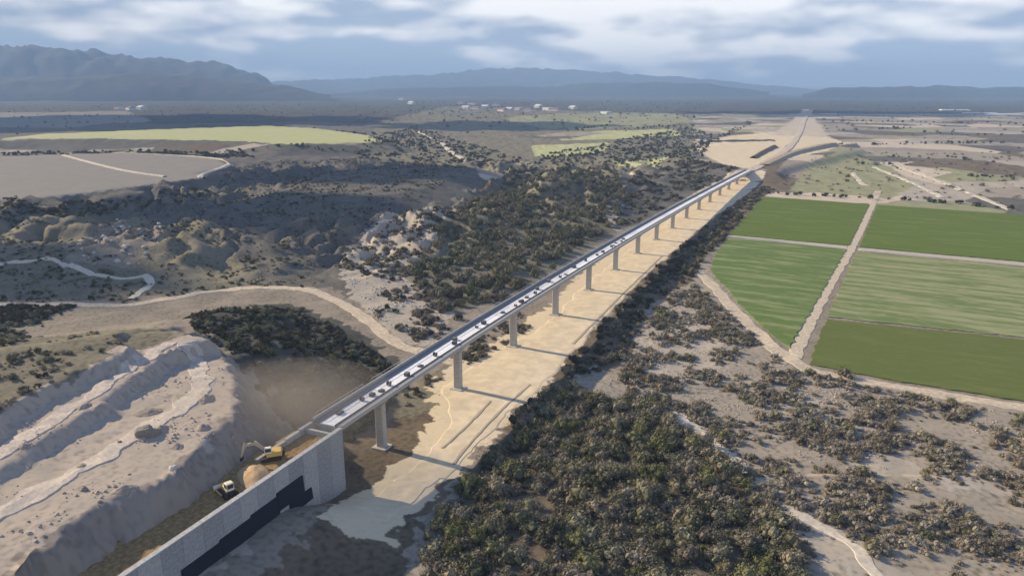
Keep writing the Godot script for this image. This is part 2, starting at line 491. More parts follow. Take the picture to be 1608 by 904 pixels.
func snap(a: PackedFloat32Array, v: float) -> void:
	var best := 0
	for i in a.size():
		if absf(a[i] - v) < absf(a[best] - v): best = i
	a[best] = v

func paint(r: Rect2, w: int, h: int, cov: Array) -> ImageTexture:
	var ids := Image.create_empty(w, h, false, Image.FORMAT_L8)
	ids.fill(Color8(10, 10, 10) if r.size.x > 3000.0 else Color8(0, 0, 0))
	var sx := w / r.size.x
	var sy := h / r.size.y
	for c in cov:
		var p := pts(c[2])
		var c8 := Color8(c[0], c[0], c[0])
		var lo := 1e9
		var hi := -1e9
		for q in p:
			lo = minf(lo, q.y); hi = maxf(hi, q.y)
		var j0 := maxi(0, int((lo - r.position.y) * sy))
		var j1 := mini(h - 1, int((hi - r.position.y) * sy))
		for j in range(j0, j1 + 1):
			var d := r.position.y + (j + 0.5) / sy
			var cuts := []
			for i in p.size():
				var a := p[i]; var b := p[(i + 1) % p.size()]
				if (a.y <= d) != (b.y <= d):
					cuts.append(a.x + (d - a.y) / (b.y - a.y) * (b.x - a.x))
			cuts.sort()
			for k in range(0, cuts.size() - 1, 2):
				var i0 := clampi(int((cuts[k] - r.position.x) * sx), 0, w)
				var i1 := clampi(int((cuts[k + 1] - r.position.x) * sx), 0, w)
				if i1 > i0: ids.fill_rect(Rect2i(i0, j, i1 - i0, 1), c8)
	var id := ids.get_data()
	# grain
	var px := 1.0 / sx
	var py := 1.0 / sy
	var far := r.size.x > 3000.0
	var g1 := grain(w, h, px, py, 31, 1.0 / (130.0 if far else 22.0), 5)
	var g2 := grain(w, h, px, py, 77, 1.0 / (26.0 if far else 2.2), 4)
	var g3 := grain(w, h, px, py, 5, 1.0 / (220.0 if far else 9.0), 3)
	var par := r.position.y > 590.0 or far
	var par_of := [10, 5, 12, 3, 14, 11, 12, 8]
	var g4 := grain(w, h, px, py, 19, 1.0 / 110.0, 1, true) if par else PackedByteArray()
	var wob := (12.0 if far else 5.0)
	var out := PackedByteArray(); out.resize(w * h * 3)
	# colours as sRGB tables: type x tone x speck
	var tab := []
	for t in palette:
		var row := []
		for i in 16:
			for s in 8:
				var c: Color = t[0].lerp(t[1], i / 15.0)
				c = c.lerp(t[2], s / 7.0)
				c = c.linear_to_srgb()
				row.append([int(c.r * 255.0), int(c.g * 255.0), int(c.b * 255.0)])
		tab.append(row)
	var limit := []
	for t in palette: limit.append(int(255.0 * (0.28 + 0.42 * t[3])))
	for j in h:
		for i in w:
			var n := j * w + i
			var wi := i + int((g3[n] - 128) * wob * sx / 128.0)
			var wj := j + int((g1[n] - 128) * wob * sy / 128.0)
			if wi < 0: wi = 0
			elif wi >= w: wi = w - 1
			if wj < 0: wj = 0
			elif wj >= h: wj = h - 1
			var t: int = id[wj * w + wi]
			if par and (t == 10 or t == 0): t = par_of[g4[n] >> 5]
			var tone := (g1[n] * 3 + g2[n]) >> 6
			var sp: int = (limit[t] - ((g2[n] * 3 + g1[n]) >> 2)) / 9 + 2
			if sp < 0: sp = 0
			elif sp > 7: sp = 7
			var c: Array = tab[t][tone * 8 + sp]
			var o := n * 3
			out[o] = c[0]; out[o + 1] = c[1]; out[o + 2] = c[2]
	return ImageTexture.create_from_image(Image.create_from_data(w, h, false, Image.FORMAT_RGB8, out))

func grain(w: int, h: int, px: float, py: float, sd: int, freq: float, oct: int, plots := false) -> PackedByteArray:
	# noise with its own frequency in metres; computed on square samples, then stretched to the map
	var n := FastNoiseLite.new()
	n.seed = sd; n.frequency = freq * px; n.fractal_octaves = oct
	if plots:
		n.noise_type = FastNoiseLite.TYPE_CELLULAR
		n.fractal_type = FastNoiseLite.FRACTAL_NONE
		n.cellular_return_type = FastNoiseLite.RETURN_CELL_VALUE
		n.cellular_distance_function = FastNoiseLite.DISTANCE_MANHATTAN
	var hh := int(h * py / px)
	var im := n.get_image(w, maxi(hh, 1), false, false, true)
	im.convert(Image.FORMAT_L8)
	im.resize(w, h, Image.INTERPOLATE_BILINEAR)
	return im.get_data()

# ---------------------------------------------------------------- roads, tracks, fields
func rough_mat(r: float, g: float, b: float, r2: float, g2: float, b2: float, size: float, rough := 0.95) -> StandardMaterial3D:
	var n := NoiseTexture2D.new()
	n.width = 512; n.height = 512; n.seamless = true
	var f := FastNoiseLite.new()
	f.seed = int(r * 1000.0 + b2 * 777.0); f.frequency = 0.012; f.fractal_octaves = 6; f.fractal_gain = 0.6
	n.noise = f
	var ramp := Gradient.new()
	ramp.set_color(0, lin(r, g, b)); ramp.set_color(1, lin(r2, g2, b2))
	ramp.set_offset(0, 0.25); ramp.set_offset(1, 0.75)
	n.color_ramp = ramp
	var m := StandardMaterial3D.new()
	m.albedo_texture = n
	m.uv1_triplanar = true
	m.uv1_world_triplanar = true
	m.uv1_scale = Vector3.ONE / size
	m.roughness = rough
	m.metallic_specular = 0.2
	return m

func smooth(p: PackedVector2Array, step: float) -> PackedVector2Array:
	var c := Curve2D.new()
	for i in p.size():
		var t := (p[mini(i + 1, p.size() - 1)] - p[maxi(i - 1, 0)]) / 6.0
		c.add_point(p[i], -t, t)
	var n := maxi(2, int(c.get_baked_length() / step))
	var out := PackedVector2Array()
	for i in n + 1: out.append(c.sample_baked(c.get_baked_length() * i / n))
	return out

func ribbon(called: String, a: Array, width: float, m: Material, label: String, step := 3.0, raise := 0.16, wob := 0.25) -> void:
	var p := smooth(pts(a), step)
	var st := new_st()
	var prev := []
	for i in p.size():
		var t := (p[mini(i + 1, p.size() - 1)] - p[maxi(i - 1, 0)]).normalized()
		var s := Vector2(-t.y, t.x)
		var row := []
		var wl := width * 0.5 * (1.0 + wob * nf.get_noise_2d(p[i].x * 2.0, p[i].y * 2.0 + 90.0) * 2.0)
		var wr := width * 0.5 * (1.0 + wob * nf.get_noise_2d(p[i].x * 2.0 + 300.0, p[i].y * 2.0) * 2.0)
		for k in [[-wl - 0.6, -0.35], [-wl, raise], [-wl * 0.4, raise * 1.1], [wr * 0.4, raise * 1.1], [wr, raise], [wr + 0.6, -0.35]]:
			var q: Vector2 = p[i] + s * k[0]
			row.append(ground(q.x, q.y, k[1]))
		if prev:
			for k in row.size() - 1: quad(st, prev[k], row[k], row[k + 1], prev[k + 1])
		prev = row
	tag(commit(st, called, m), label, "", "", "structure")

func embankment(called: String, a: Array, width: float, h0: float, h1: float, m: Material, label: String) -> void:
	var p := smooth(pts(a), 6.0)
	var st := new_st()
	var prev := []
	for i in p.size():
		var f := float(i) / (p.size() - 1)
		var t := (p[mini(i + 1, p.size() - 1)] - p[maxi(i - 1, 0)]).normalized()
		var s := Vector2(-t.y, t.x)
		var h := lerpf(h0, h1, f)
		var row := []
		for k in [-1, 1]:
			var e := [Vector3(width * 0.5 + h * 1.4 + 1.0, -0.6, 0), Vector3(width * 0.5, h, 0)]
			if k > 0: e.reverse()
			for v in e:
				var q: Vector2 = p[i] + s * v.x * k
				var gy := hgt(p[i].x, p[i].y) if v.y > 0.0 else hgt(q.x, q.y)
				row.append(Vector3(q.x, gy + v.y, -q.y))
		if prev:
			for k in row.size() - 1: quad(st, prev[k], row[k], row[k + 1], prev[k + 1])
		prev = row
	tag(commit(st, called, m), label, "", "", "structure")

func sheet(called: String, a: Array, m: Material, label: String, up: float, kind := "structure") -> MeshInstance3D:
	var p := pts(a)
	var st := new_st()
	var tri := Geometry2D.triangulate_polygon(p)
	for i in tri: st.add_vertex(Vector3(p[i].x, up, -p[i].y))
	var o := commit(st, called, m)
	tag(o, label, "", "", kind)
	return o

func between(a: Vector2, b: Vector2, f: float) -> Vector2:
	return a.lerp(b, f)

func crop_mat(base: Color, pale: Color, brown: Color, sd: int, pale_share: float) -> StandardMaterial3D:
	# sown rows with streaks of thin growth along them
	var w := 1000
	var f1 := FastNoiseLite.new(); f1.seed = sd; f1.frequency = 0.012; f1.fractal_octaves = 4
	var f2 := FastNoiseLite.new(); f2.seed = sd + 9; f2.frequency = 0.09; f2.fractal_octaves = 3
	var data := PackedByteArray(); data.resize(w * w * 3)
	for j in w:
		for i in w:
			var n := f1.get_noise_2d(i * 0.7, j * 4.2)
			var k := f2.get_noise_2d(i * 0.6, j * 2.6)
			var c := base.lerp(pale, clampf((n + pale_share) * 1.5 + k * 0.5, 0.0, 1.0))
			c = c.lerp(brown, clampf((k - 0.28) * 1.6, 0.0, 0.6))
			if j % 44 < 1 or j % 44 == 4: c = c.lerp(brown, 0.35)   # wheel tracks of the sprayer
			c = c.linear_to_srgb()
			var o := (j * w + i) * 3
			data[o] = int(c.r * 255); data[o + 1] = int(c.g * 255); data[o + 2] = int(c.b * 255)
	var m := StandardMaterial3D.new()
	m.albedo_texture = ImageTexture.create_from_image(Image.create_from_data(w, w, false, Image.FORMAT_RGB8, data))
	m.roughness = 0.9
	m.metallic_specular = 0.2
	return m

# a crop stands knee high: a slab with a top and sides, rows turned along the plot
func crop(a: Array, m: Material, label: String) -> void:
	var raw := pts(a)
	var p := PackedVector2Array()      # margins are a little ragged
	for i in raw.size():
		var q := raw[i]; var r := raw[(i + 1) % raw.size()]
		var n := maxi(1, int(q.distance_to(r) / 3.0))
		for k in n:
			var e := q.lerp(r, float(k) / n)
			p.append(e + (r - q).normalized().orthogonal() * nf.get_noise_2d(e.x * 6.0, e.y * 6.0) * 1.6)
	var st := new_st()
	var turn := deg_to_rad(-29.5)
	var ax := Vector2(cos(turn), sin(turn)); var ay := Vector2(-sin(turn), cos(turn))
	var top := 0.42
	var o0 := Vector2(1e9, 1e9)
	for q in p: o0 = o0.min(Vector2(q.dot(ax), q.dot(ay)))
	for i in Geometry2D.triangulate_polygon(p):
		st.set_uv((Vector2(p[i].dot(ax), p[i].dot(ay)) - o0) / 460.0)
		st.add_vertex(Vector3(p[i].x, top, -p[i].y))
	for i in p.size():
		var q := p[i]; var r := p[(i + 1) % p.size()]
		st.set_uv((Vector2(q.dot(ax), q.dot(ay)) - o0) / 460.0)
		quad(st, Vector3(q.x, -0.6, -q.y), Vector3(r.x, -0.6, -r.y), Vector3(r.x, top, -r.y), Vector3(q.x, top, -q.y))
	var o := commit(st, "crop_field", m)
	tag(o, label, "", "", "structure")

func roads() -> void:
	var dirt := rough_mat(0.40, 0.335, 0.255, 0.56, 0.48, 0.37, 14.0)
	var sand := rough_mat(0.55, 0.46, 0.325, 0.66, 0.555, 0.40, 46.0)
	var pale := rough_mat(0.46, 0.41, 0.34, 0.60, 0.54, 0.45, 14.0)
	# the works strip of bare sand beside and under the viaduct
	var L := smooth(pts([-41.5, 153, -37.5, 160.2, -32.9, 168.5, -28.3, 178.3, -21.8, 196.2, -21.1, 213.6, -24.9, 233, -19.5, 248.7, -8.4, 267.8, 7.1, 295.7, 19.8, 319.2, 33, 361.9, 59, 423, 83.3, 478.3, 132.7, 589.6, 188.8, 707.1, 256.3, 829.5, 286.6, 879.9]), 2.0)
	var R := smooth(pts([-28.3, 147.9, -25.2, 155.7, -21.8, 163.7, -17.6, 173.6, -11.8, 186.1, -0.8, 212.7, 8.1, 227.6, 17.7, 249.3, 25.1, 267.8, 39.3, 304.3, 59.5, 353.5, 76.2, 392.3, 96.7, 436.5, 145.2, 541.3, 181.4, 615.3, 224.4, 698.5, 270.9, 795.2, 296.2, 854]), 2.0)
	var st := new_st()
	var prev := []
	var n := 260
	for i in n + 1:
		var a := L[int(float(i) / n * (L.size() - 1))]
		var b := R[int(float(i) / n * (R.size() - 1))]
		a += Vector2(nf.get_noise_2d(i * 3.0, 7.0), nf.get_noise_2d(i * 9.0, 80.0)) * 3.0
		b += Vector2(nf.get_noise_2d(i * 3.0, 207.0), nf.get_noise_2d(i * 9.0, 180.0)) * 2.2
		var row := []
		var m := 14
		for k in m + 1:
			var q := a.lerp(b, float(k) / m)
			var edge := (k == 0 or k == m)
			row.append(ground(q.x, q.y, -0.25 if edge or i == 0 else 0.13))
		if prev:
			for k in m: quad(st, prev[k], row[k], row[k + 1], prev[k + 1])
		prev = row
	tag(commit(st, "sand_road", sand), "broad strip of pale bare sand under the viaduct piers", "", "", "structure")
	var rut := rough_mat(0.33, 0.275, 0.20, 0.43, 0.365, 0.275, 4.0)
	ribbon("wheel_rut", [-16.1, 181.1, -11.9, 194.6, -2.9, 217.5, 6.2, 237.4], 0.8, rut, "dark rut along the middle of the near sand strip", 1.5, 0.26, 0.6)
	ribbon("wheel_rut", [-20.1, 190.6, -13.5, 205.5, -7.2, 223.4], 0.6, rut, "dark rut along the left of the near sand strip", 1.5, 0.26, 0.6)
	ribbon("wheel_rut", [24.8, 279.6, 38.9, 313.5, 59.2, 361.9, 92.7, 440], 1.0, rut, "faint rut along the middle of the far sand strip", 3.0, 0.26, 0.6)
	ribbon("dirt_road", [-332.3, 344.3, -277.3, 337.7, -245.2, 335.6, -214.7, 335.6, -184.2, 335.6, -169.9, 344.3, -153.6, 358.2, -126.8, 365.6, -101.7, 358.2, -80.5, 335.6, -63.3, 308.9, -51.3, 287.4, -38.8, 272.1, -20.1, 257], 5.5, dirt, "pale dirt road curving round the dark knoll to the viaduct")
	var haul := rough_mat(0.42, 0.365, 0.31, 0.55, 0.485, 0.415, 9.0)
	ribbon("haul_track", [-100, 104, -96, 126, -90, 146, -85, 164, -84, 182, -92, 200, -98, 209], 5.0, haul, "pale haul track running along the wide lower bench", 1.2, 0.2, 0.5)
	ribbon("haul_track", [-118, 100, -113, 128, -110, 148, -107.5, 168, -106, 188, -103, 208], 4.2, haul, "pale haul track running along the narrow upper bench", 1.2, 0.2, 0.5)
	ribbon("dirt_track", [-199.7, 386.7, -191.2, 373.3, -188.6, 358.2, -187, 344.3], 3.5, pale, "short pale spur climbing from the dirt road", 2.0, 0.5)
	ribbon("dirt_track", [-359.5, 416.5, -297.7, 413.3, -279, 410.2, -260.6, 407.1, -238.5, 393.8, -215.6, 383.9, -205.3, 383.9, -200.3, 389.5], 3.5, pale, "pale track crossing the rubble ground on the left", 2.0, 0.5)
	ribbon("dirt_track", [-629.2, 1036.3, -458.4, 854, -368.6, 779.1], 4.0, pale, "straight pale track across the grey ploughed field", 4.0, 1.0)
	ribbon("dirt_track", [-577.6, 1074.3, -442.8, 1018.3, -358, 936.6, -335.9, 795.2, -324.5, 773.9], 5.0, pale, "pale track bending round the end of the grey field", 4.0, 1.0)
	ribbon("dirt_track", [-223.9, 1760.9, -140.7, 1441.6, -104.7, 1231.7, -74.5, 1094.4, -61.3, 1000.9], 7.0, pale, "white track zigzagging down the far scrub slope", 10.0, 0.8)
	ribbon("dirt_road", [105.1, 398.1, 105.7, 373.3, 104.3, 331.3, 104.2, 285.8, 106.6, 263.7, 112.5, 248.1, 132, 236.3, 166, 218.4, 191.9, 202], 6.0, dirt, "sandy farm road along the lower edge of the green fields")
	ribbon("dirt_road", [108.1, 263.7, 151.8, 344.3, 230.5, 482.5, 327.1, 658.1, 368.6, 734.3], 5.2, dirt, "sandy farm road between the two blocks of green fields")
	ribbon("dirt_track", [51, 214.6, 56.6, 200.3, 61.4, 183.9, 63.5, 173.6], 4.5, pale, "pale sandy wash running through the thicket", 2.0, 0.12, 0.5)
	ribbon("dirt_track", [66.3, 153.6, 72.2, 145.9, 75.3, 136.7, 75.2, 122.8], 3.0, pale, "faint pale trail leaving the bottom of the scrub", 2.0, 0.12, 0.5)
	ribbon("dirt_track", [474.9, 967.7, 433.8, 784.4, 407.5, 690], 5.0, pale, "straight pale track leading away beyond the green fields", 6.0, 0.3)
	ribbon("dirt_track", [514.9, 1000.9, 479.5, 829.5, 448, 707.1, 424.4, 615.3], 6.0, pale, "long pale track slanting across the tan plain", 6.0, 0.3)
	ribbon("dirt_track", [414.7, 893.5, 383.9, 806.4, 378.3, 773.9], 5.0, pale, "short pale track in the olive plot", 6.0, 0.3)
	# crops
	var strong := crop_mat(Color(0.098, 0.142, 0.024), Color(0.145, 0.185, 0.05), Color(0.16, 0.15, 0.07), 4, -0.05)
	var thin := crop_mat(Color(0.105, 0.165, 0.045), Color(0.22, 0.25, 0.115), Color(0.26, 0.22, 0.13), 14, 0.10)
	var weak := crop_mat(Color(0.13, 0.18, 0.06), Color(0.27, 0.28, 0.15), Color(0.30, 0.26, 0.17), 24, 0.32)
	var dark := crop_mat(Color(0.105, 0.135, 0.036), Color(0.13, 0.155, 0.05), Color(0.18, 0.15, 0.07), 34, -0.1)
	crop([240.1, 694.2, 318.4, 646.9, 221.6, 470.2, 153.5, 506.8], strong, "dense green crop plot beyond the white channel, nearest the viaduct")
	crop([149.4, 495.5, 214.7, 458.4, 147.5, 339.9, 110.5, 274.3, 109, 287.4, 108.8, 331.3, 113.1, 404.1, 124.9, 440], thin, "green crop plot with pale streaks between viaduct and farm road")
	crop([323.4, 643.2, 416.8, 589.6, 511.8, 528.5, 376.2, 381.2, 305.3, 424.6, 226.4, 466.2], strong, "dense green crop plot at the right edge beyond the white channel")
	crop([217.8, 450.9, 295.6, 410.2, 366.5, 370.7, 260, 255, 212.6, 287.4, 142.8, 315.4], weak, "thin pale green crop plot in the right block")
	crop([140.7, 311.6, 210.5, 284.2, 257.7, 252.4, 208.9, 199.5, 169.4, 223.4, 134.3, 240.9, 111.8, 257], dark, "even dark green crop plot along the lower farm road")
	ribbon("farm_track", [149.8, 503.4, 186.8, 482.5, 218.5, 463.3], 5.0, pale, "pale farm track beside the channel between the left plots", 3.0, 0.2, 0.1)
	ribbon("farm_track", [222.5, 459.4, 264, 437.4, 300.4, 417.3, 371.3, 375.9], 5.0, pale, "pale farm track beside the channel between the right plots", 3.0, 0.2, 0.1)
	# white irrigation channel across the fields
	var conc := mat(0.74, 0.70, 0.60, 0.9)
	for c in [[[151, 501.1, 217.3, 464.2], "white concrete irrigation channel between the two left plots"], [[223.7, 458.4, 300.4, 417.3, 371.3, 375.9], "white concrete irrigation channel between the two right plots"]]:
		var p := pts(c[0])
		var o := thing("irrigation_channel", Vector3(p[0].x, 0, -p[0].y), 0.0, c[1], "channel", "irrigation channels in the crop fields")
		for part in 3:
			var s2 := new_st()
			for i in p.size() - 1:
				var a := Vector3(p[i].x, 0.25, -p[i].y) - o.position; var b := Vector3(p[i + 1].x, 0.25, -p[i + 1].y) - o.position
				var sd := (b - a).normalized().cross(Vector3.UP)
				if part == 0: beam(s2, a, b, 1.3, 1.3, 0.35, 0.35)
				else:
					var off := sd * (1.1 if part == 1 else -1.1) + Vector3(0, 0.5, 0)
					beam(s2, a + off, b + off, 0.15, 0.15, 0.2, 0.2)
			commit(s2, "bed" if part == 0 else "side_wall", conc, o)
	# railway beyond the viaduct and the road bank beside it
	var bed := rough_mat(0.42, 0.36, 0.29, 0.55, 0.48, 0.39, 30.0)
	ribbon("trackbed", [276, 858, 305, 910, 440, 1182, 560, 1470, 702, 1814, 1019, 2598, 1400, 3500], 11.0, bed, "bare formation of the new railway running to the horizon", 12.0, 0.9, 0.05)
	var berm := rough_mat(0.15, 0.12, 0.08, 0.24, 0.19, 0.13, 12.0)
	embankment("earth_berm", [332.1, 1018.3, 378.2, 1115.1, 431.4, 1219], 2.0, 3.0, 4.0, berm, "dark earth berm left of the line on the sand")
	embankment("earth_berm", [375.7, 1424.3, 439.4, 1441.6, 514.6, 1459.3], 3.0, 3.0, 3.0, berm, "thin dark earth berm across the back of the sand")
	embankment("bank_road", [315.8, 921.8, 403.6, 1074.3, 474.1, 1170.6, 524.7, 1231.7, 604, 1313.8], 9.0, 2.0, 6.0, rough_mat(0.27, 0.215, 0.15, 0.42, 0.345, 0.25, 30.0), "earth bank carrying a road up to the right")

# ---------------------------------------------------------------- far hills and clouds
func ridge(called: String, label: String, px: Array, dist: float, depth: float, m: Material, sd: int) -> void:
	# px: [bearing tangent x 1000, crest height] pairs at that distance
	var n := FastNoiseLite.new(); n.seed = sd; n.frequency = 0.0011; n.fractal_octaves = 5
	var st := SurfaceTool.new()
	st.begin(Mesh.PRIMITIVE_TRIANGLES)
	var cols := 150
	var rows := 22
	var x0: float = px[0] * dist / 1000.0
	var x1: float = px[px.size() - 2] * dist / 1000.0
	var grid := []
	for j in rows + 1:
		var f := float(j) / rows
		for i in cols + 1:
			var x := lerpf(x0, x1, float(i) / cols)
			var crest := 0.0
			for k in range(0, px.size() - 2, 2):
				var a: float = px[k] * dist / 1000.0
				var b: float = px[k + 2] * dist / 1000.0
				if x >= a and x <= b + 0.01:
					crest = lerpf(px[k + 1], px[k + 3], smoothstep(0.0, 1.0, (x - a) / (b - a)))
			var prof := sin(PI * clampf(f, 0.0, 1.0))
			prof = pow(prof, 0.8)
			var d := dist - depth * 0.5 + depth * f
			var rid := 1.0 - absf(n.get_noise_2d(x * 1.3, d * 1.3)) * 1.7
			var y := crest * prof * (0.80 + 0.20 * rid) + n.get_noise_2d(x * 3.0, d * 3.0) * crest * 0.10 * prof
			grid.append(Vector3(x * d / dist, y - 12.0 * (1.0 - prof) , -d))
	for j in rows:
		for i in cols:
			var p := j * (cols + 1) + i
			quad(st, grid[p], grid[p + cols + 1], grid[p + cols + 2], grid[p + 1])
	st.index()
	tag(commit(st, called, m), label, "", "", "structure")

func far_hills() -> void:
	var m1 := rough_mat(0.032, 0.036, 0.036, 0.06, 0.062, 0.056, 900.0)
	var m2 := rough_mat(0.04, 0.043, 0.04, 0.075, 0.074, 0.064, 700.0)
	ridge("mountain", "long blue mountain on the left horizon", [-1150, 300, -900, 500, -760, 510, -690, 560, -640, 565, -560, 520, -480, 440, -400, 400, -340, 280, -300, 60], 8500.0, 2800.0, m1, 3)
	ridge("foothill", "dark foothills below the left mountain", [-1100, 150, -800, 215, -640, 190, -480, 225, -380, 180, -310, 130, -240, 50], 6500.0, 1300.0, m2, 8)
	ridge("mountain", "faint far mountain range at the centre of the horizon", [-420, 120, -250, 260, -120, 350, -20, 470, 40, 480, 100, 420, 200, 330, 260, 260, 340, 150, 420, 60], 14500.0, 3000.0, m1, 12)
	ridge("low_hill", "low dark hill behind the village", [-240, 40, -140, 110, -60, 120, 0, 130, 40, 120, 110, 165, 180, 172, 250, 165, 290, 110, 340, 60], 9500.0, 1500.0, m1, 17)
	ridge("low_hill", "flat dark wooded rise on the right horizon", [385, 40, 420, 108, 500, 112, 560, 130, 620, 112, 720, 118, 860, 128, 1000, 120, 1200, 40], 8200.0, 1400.0, m1, 23)

func blob_cloud(at: Vector3, size: Vector3, sd: int, label: String) -> void:
	var n := FastNoiseLite.new(); n.seed = sd; n.frequency = 0.9; n.fractal_octaves = 4
	var s := SphereMesh.new()
	s.radial_segments = 72; s.rings = 36; s.radius = 1.0; s.height = 2.0
	var arr := s.get_mesh_arrays()
	var v: PackedVector3Array = arr[Mesh.ARRAY_VERTEX]
	for i in v.size():
		var p := v[i]
		var k := 1.0 + 0.75 * n.get_noise_3dv(p * 1.6) + 0.25 * n.get_noise_3dv(p * 5.0)
		v[i] = p * k * size
	arr[Mesh.ARRAY_VERTEX] = v
	var am := ArrayMesh.new()
	am.add_surface_from_arrays(Mesh.PRIMITIVE_TRIANGLES, arr)
	var st := SurfaceTool.new()
	st.create_from(am, 0)
	var o := commit(st, "cloud", mat(0.85, 0.86, 0.88, 1.0))
	o.position = at
	tag(o, label, "cloud", "fair weather clouds drifting left of the valley")

func clouds() -> void:
	# low clouds up-sun of the land on the left, which lies in their shade
	var el := deg_to_rad(25.0)
	var k := 800.0 / tan(el)
	var off := Vector2(-0.889, 0.458) * k
	var list := [
		[-200, 560, 90, 60], [-330, 400, 100, 26], [-150, 800, 120, 90],
		[-1250, 2300, 700, 480], [-60, 2050, 260, 200], [1300, 3000, 500, 300],
	]
	for i in list.size():
		var c: Array = list[i]
		blob_cloud(Vector3(c[0] + off.x, 800.0, -(c[1] + off.y)), Vector3(c[2], 45.0, c[3]), 40 + i, "low grey white cloud shading the land on the left")

# ---------------------------------------------------------------- the viaduct
func viaduct() -> void:
	var conc := rough_mat(0.40, 0.385, 0.355, 0.50, 0.48, 0.445, 7.0, 0.85)
	var grey := rough_mat(0.20, 0.20, 0.20, 0.30, 0.30, 0.295, 5.0, 0.9)
	var white := [rough_mat(0.66, 0.66, 0.66, 0.82, 0.82, 0.82, 6.0, 0.8), rough_mat(0.56, 0.56, 0.57, 0.76, 0.76, 0.77, 4.0, 0.8), rough_mat(0.72, 0.72, 0.73, 0.84, 0.84, 0.85, 9.0, 0.8)]
	var rail := rough_mat(0.36, 0.355, 0.345, 0.48, 0.47, 0.45, 3.0, 0.8)
	var dark := mat(0.10, 0.10, 0.105, 0.7)
	var root := thing("viaduct", rail_at(170.0, 0.0), 0.0, "long white concrete railway viaduct striding across the valley", "viaduct")
	var o := root.position
	var stations := [170.0]
	for i in 16: stations.append(191.5 + 42.65 * i)
	stations.append(860.0)
	# deck, span by span: box girder, walkways, slab strip, parapets
	for i in stations.size() - 1:
		var a: float = stations[i] + 0.06
		var b: float = stations[i + 1] - 0.06
		var cut := 5
		# cross sections given as [left, below the top]
		var shapes := [
			["girder", conc, [[4.5, -0.15], [4.5, -0.55], [2.6, -1.0], [1.7, -2.9], [-1.7, -2.9], [-2.6, -1.0], [-4.5, -0.55], [-4.5, -0.15]]],
			["walkway", grey, [[4.25, 0.12], [4.25, -0.2], [2.35, -0.2], [2.35, 0.12]]],
			["walkway", grey, [[-2.35, 0.12], [-2.35, -0.2], [-4.25, -0.2], [-4.25, 0.12]]],
			["parapet", rail, [[4.62, 0.95], [4.62, -0.62], [4.28, -0.62], [4.28, 0.95]]],
			["parapet", rail, [[-4.28, 0.55], [-4.28, -0.62], [-4.62, -0.62], [-4.62, 0.55]]],
			["kerb", dark, [[2.55, 0.34], [2.55, 0.10], [2.3, 0.10], [2.3, 0.34]]],
			["kerb", dark, [[-2.3, 0.34], [-2.3, 0.10], [-2.55, 0.10], [-2.55, 0.34]]],
		]
		for s in shapes:
			var st := new_st()
			sweep(st, s[2], a, b, cut, o)
			commit(st, s[0], s[1], root)
		# slab poured in bays, each a little different
		var bays := 3
		for k in bays:
			var st := new_st()
			var u := lerpf(a, b, float(k) / bays)
			var v := lerpf(a, b, float(k + 1) / bays) - 0.12
			sweep(st, [[2.28, 0.06], [2.28, -0.2], [-2.28, -0.2], [-2.28, 0.06]], u, v, 2, o)
			commit(st, "slab_bay", white[rng.randi() % 3], root)
		# posts on the left parapet
		var st2 := new_st()
		var np := 9
		for k in np:
			var d := lerpf(a, b, (k + 0.5) / np)
			var p := rail_at(d, rail_h(d) + 1.45, 4.45) - o
			box(st2, p, Vector3(0.12, 1.0, 0.12))
			if k:
				var e := lerpf(a, b, (k - 0.5) / np)
				beam(st2, rail_at(e, rail_h(e) + 1.9, 4.45) - o, p + Vector3(0, 0.45, 0), 0.05, 0.05, 0.05, 0.05)
		commit(st2, "railing", rail, root)
	# piers
	for i in 16:
		var d: float = stations[i + 1]
		var top := rail_h(d) - 2.9
		var f := rail_dir(d)
		var bs := Basis(rail_left(d), Vector3.UP, f)
		var base := rail_at(d, 0.0)
		var gy := hgt(base.x, d) - 0.6
		var st := new_st()
		var hgt_c := top - 0.9 - gy
		box(st, base - o + Vector3(0, gy + hgt_c * 0.5, 0), Vector3(2.6, hgt_c, 2.1), bs, 0.22)
		var pier := commit(st, "pier", conc, root)
		var s3 := new_st()
		# flared head
		var lo := [[-1.3, -1.05], [1.3, -1.05], [1.3, 1.05], [-1.3, 1.05]]
		var hi := [[-1.9, -1.2], [1.9, -1.2], [1.9, 1.2], [-1.9, 1.2]]
		var c0 := base - o + Vector3(0, top - 0.93, 0)
		for k in 4:
			var j := (k + 1) % 4
			quad(s3, c0 + bs * Vector3(lo[k][0], 0, lo[k][1]), c0 + bs * Vector3(lo[j][0], 0, lo[j][1]), c0 + bs * Vector3(hi[j][0], 0.7, hi[j][1]), c0 + bs * Vector3(hi[k][0], 0.7, hi[k][1]))
		box(s3, c0 + Vector3(0, 0.78, 0), Vector3(3.8, 0.16, 2.4), bs)
		commit(s3, "pier_head", conc, pier)
		var s4 := new_st()
		box(s4, base - o + Vector3(0, gy + 0.62, 0), Vector3(4.6, 0.9, 4.2), bs, 0.1)
		commit(s4, "footing", conc, pier)
	# far abutment
	var st5 := new_st()
	var fd := 862.0
	box(st5, rail_at(fd + 3.0, (rail_h(fd) - 1.0) * 0.5 - 0.6) - o, Vector3(10.5, rail_h(fd) + 1.0, 5.8), Basis(rail_left(fd), Vector3.UP, rail_dir(fd)), 0.2)
	commit(st5, "far_abutment", conc, root)

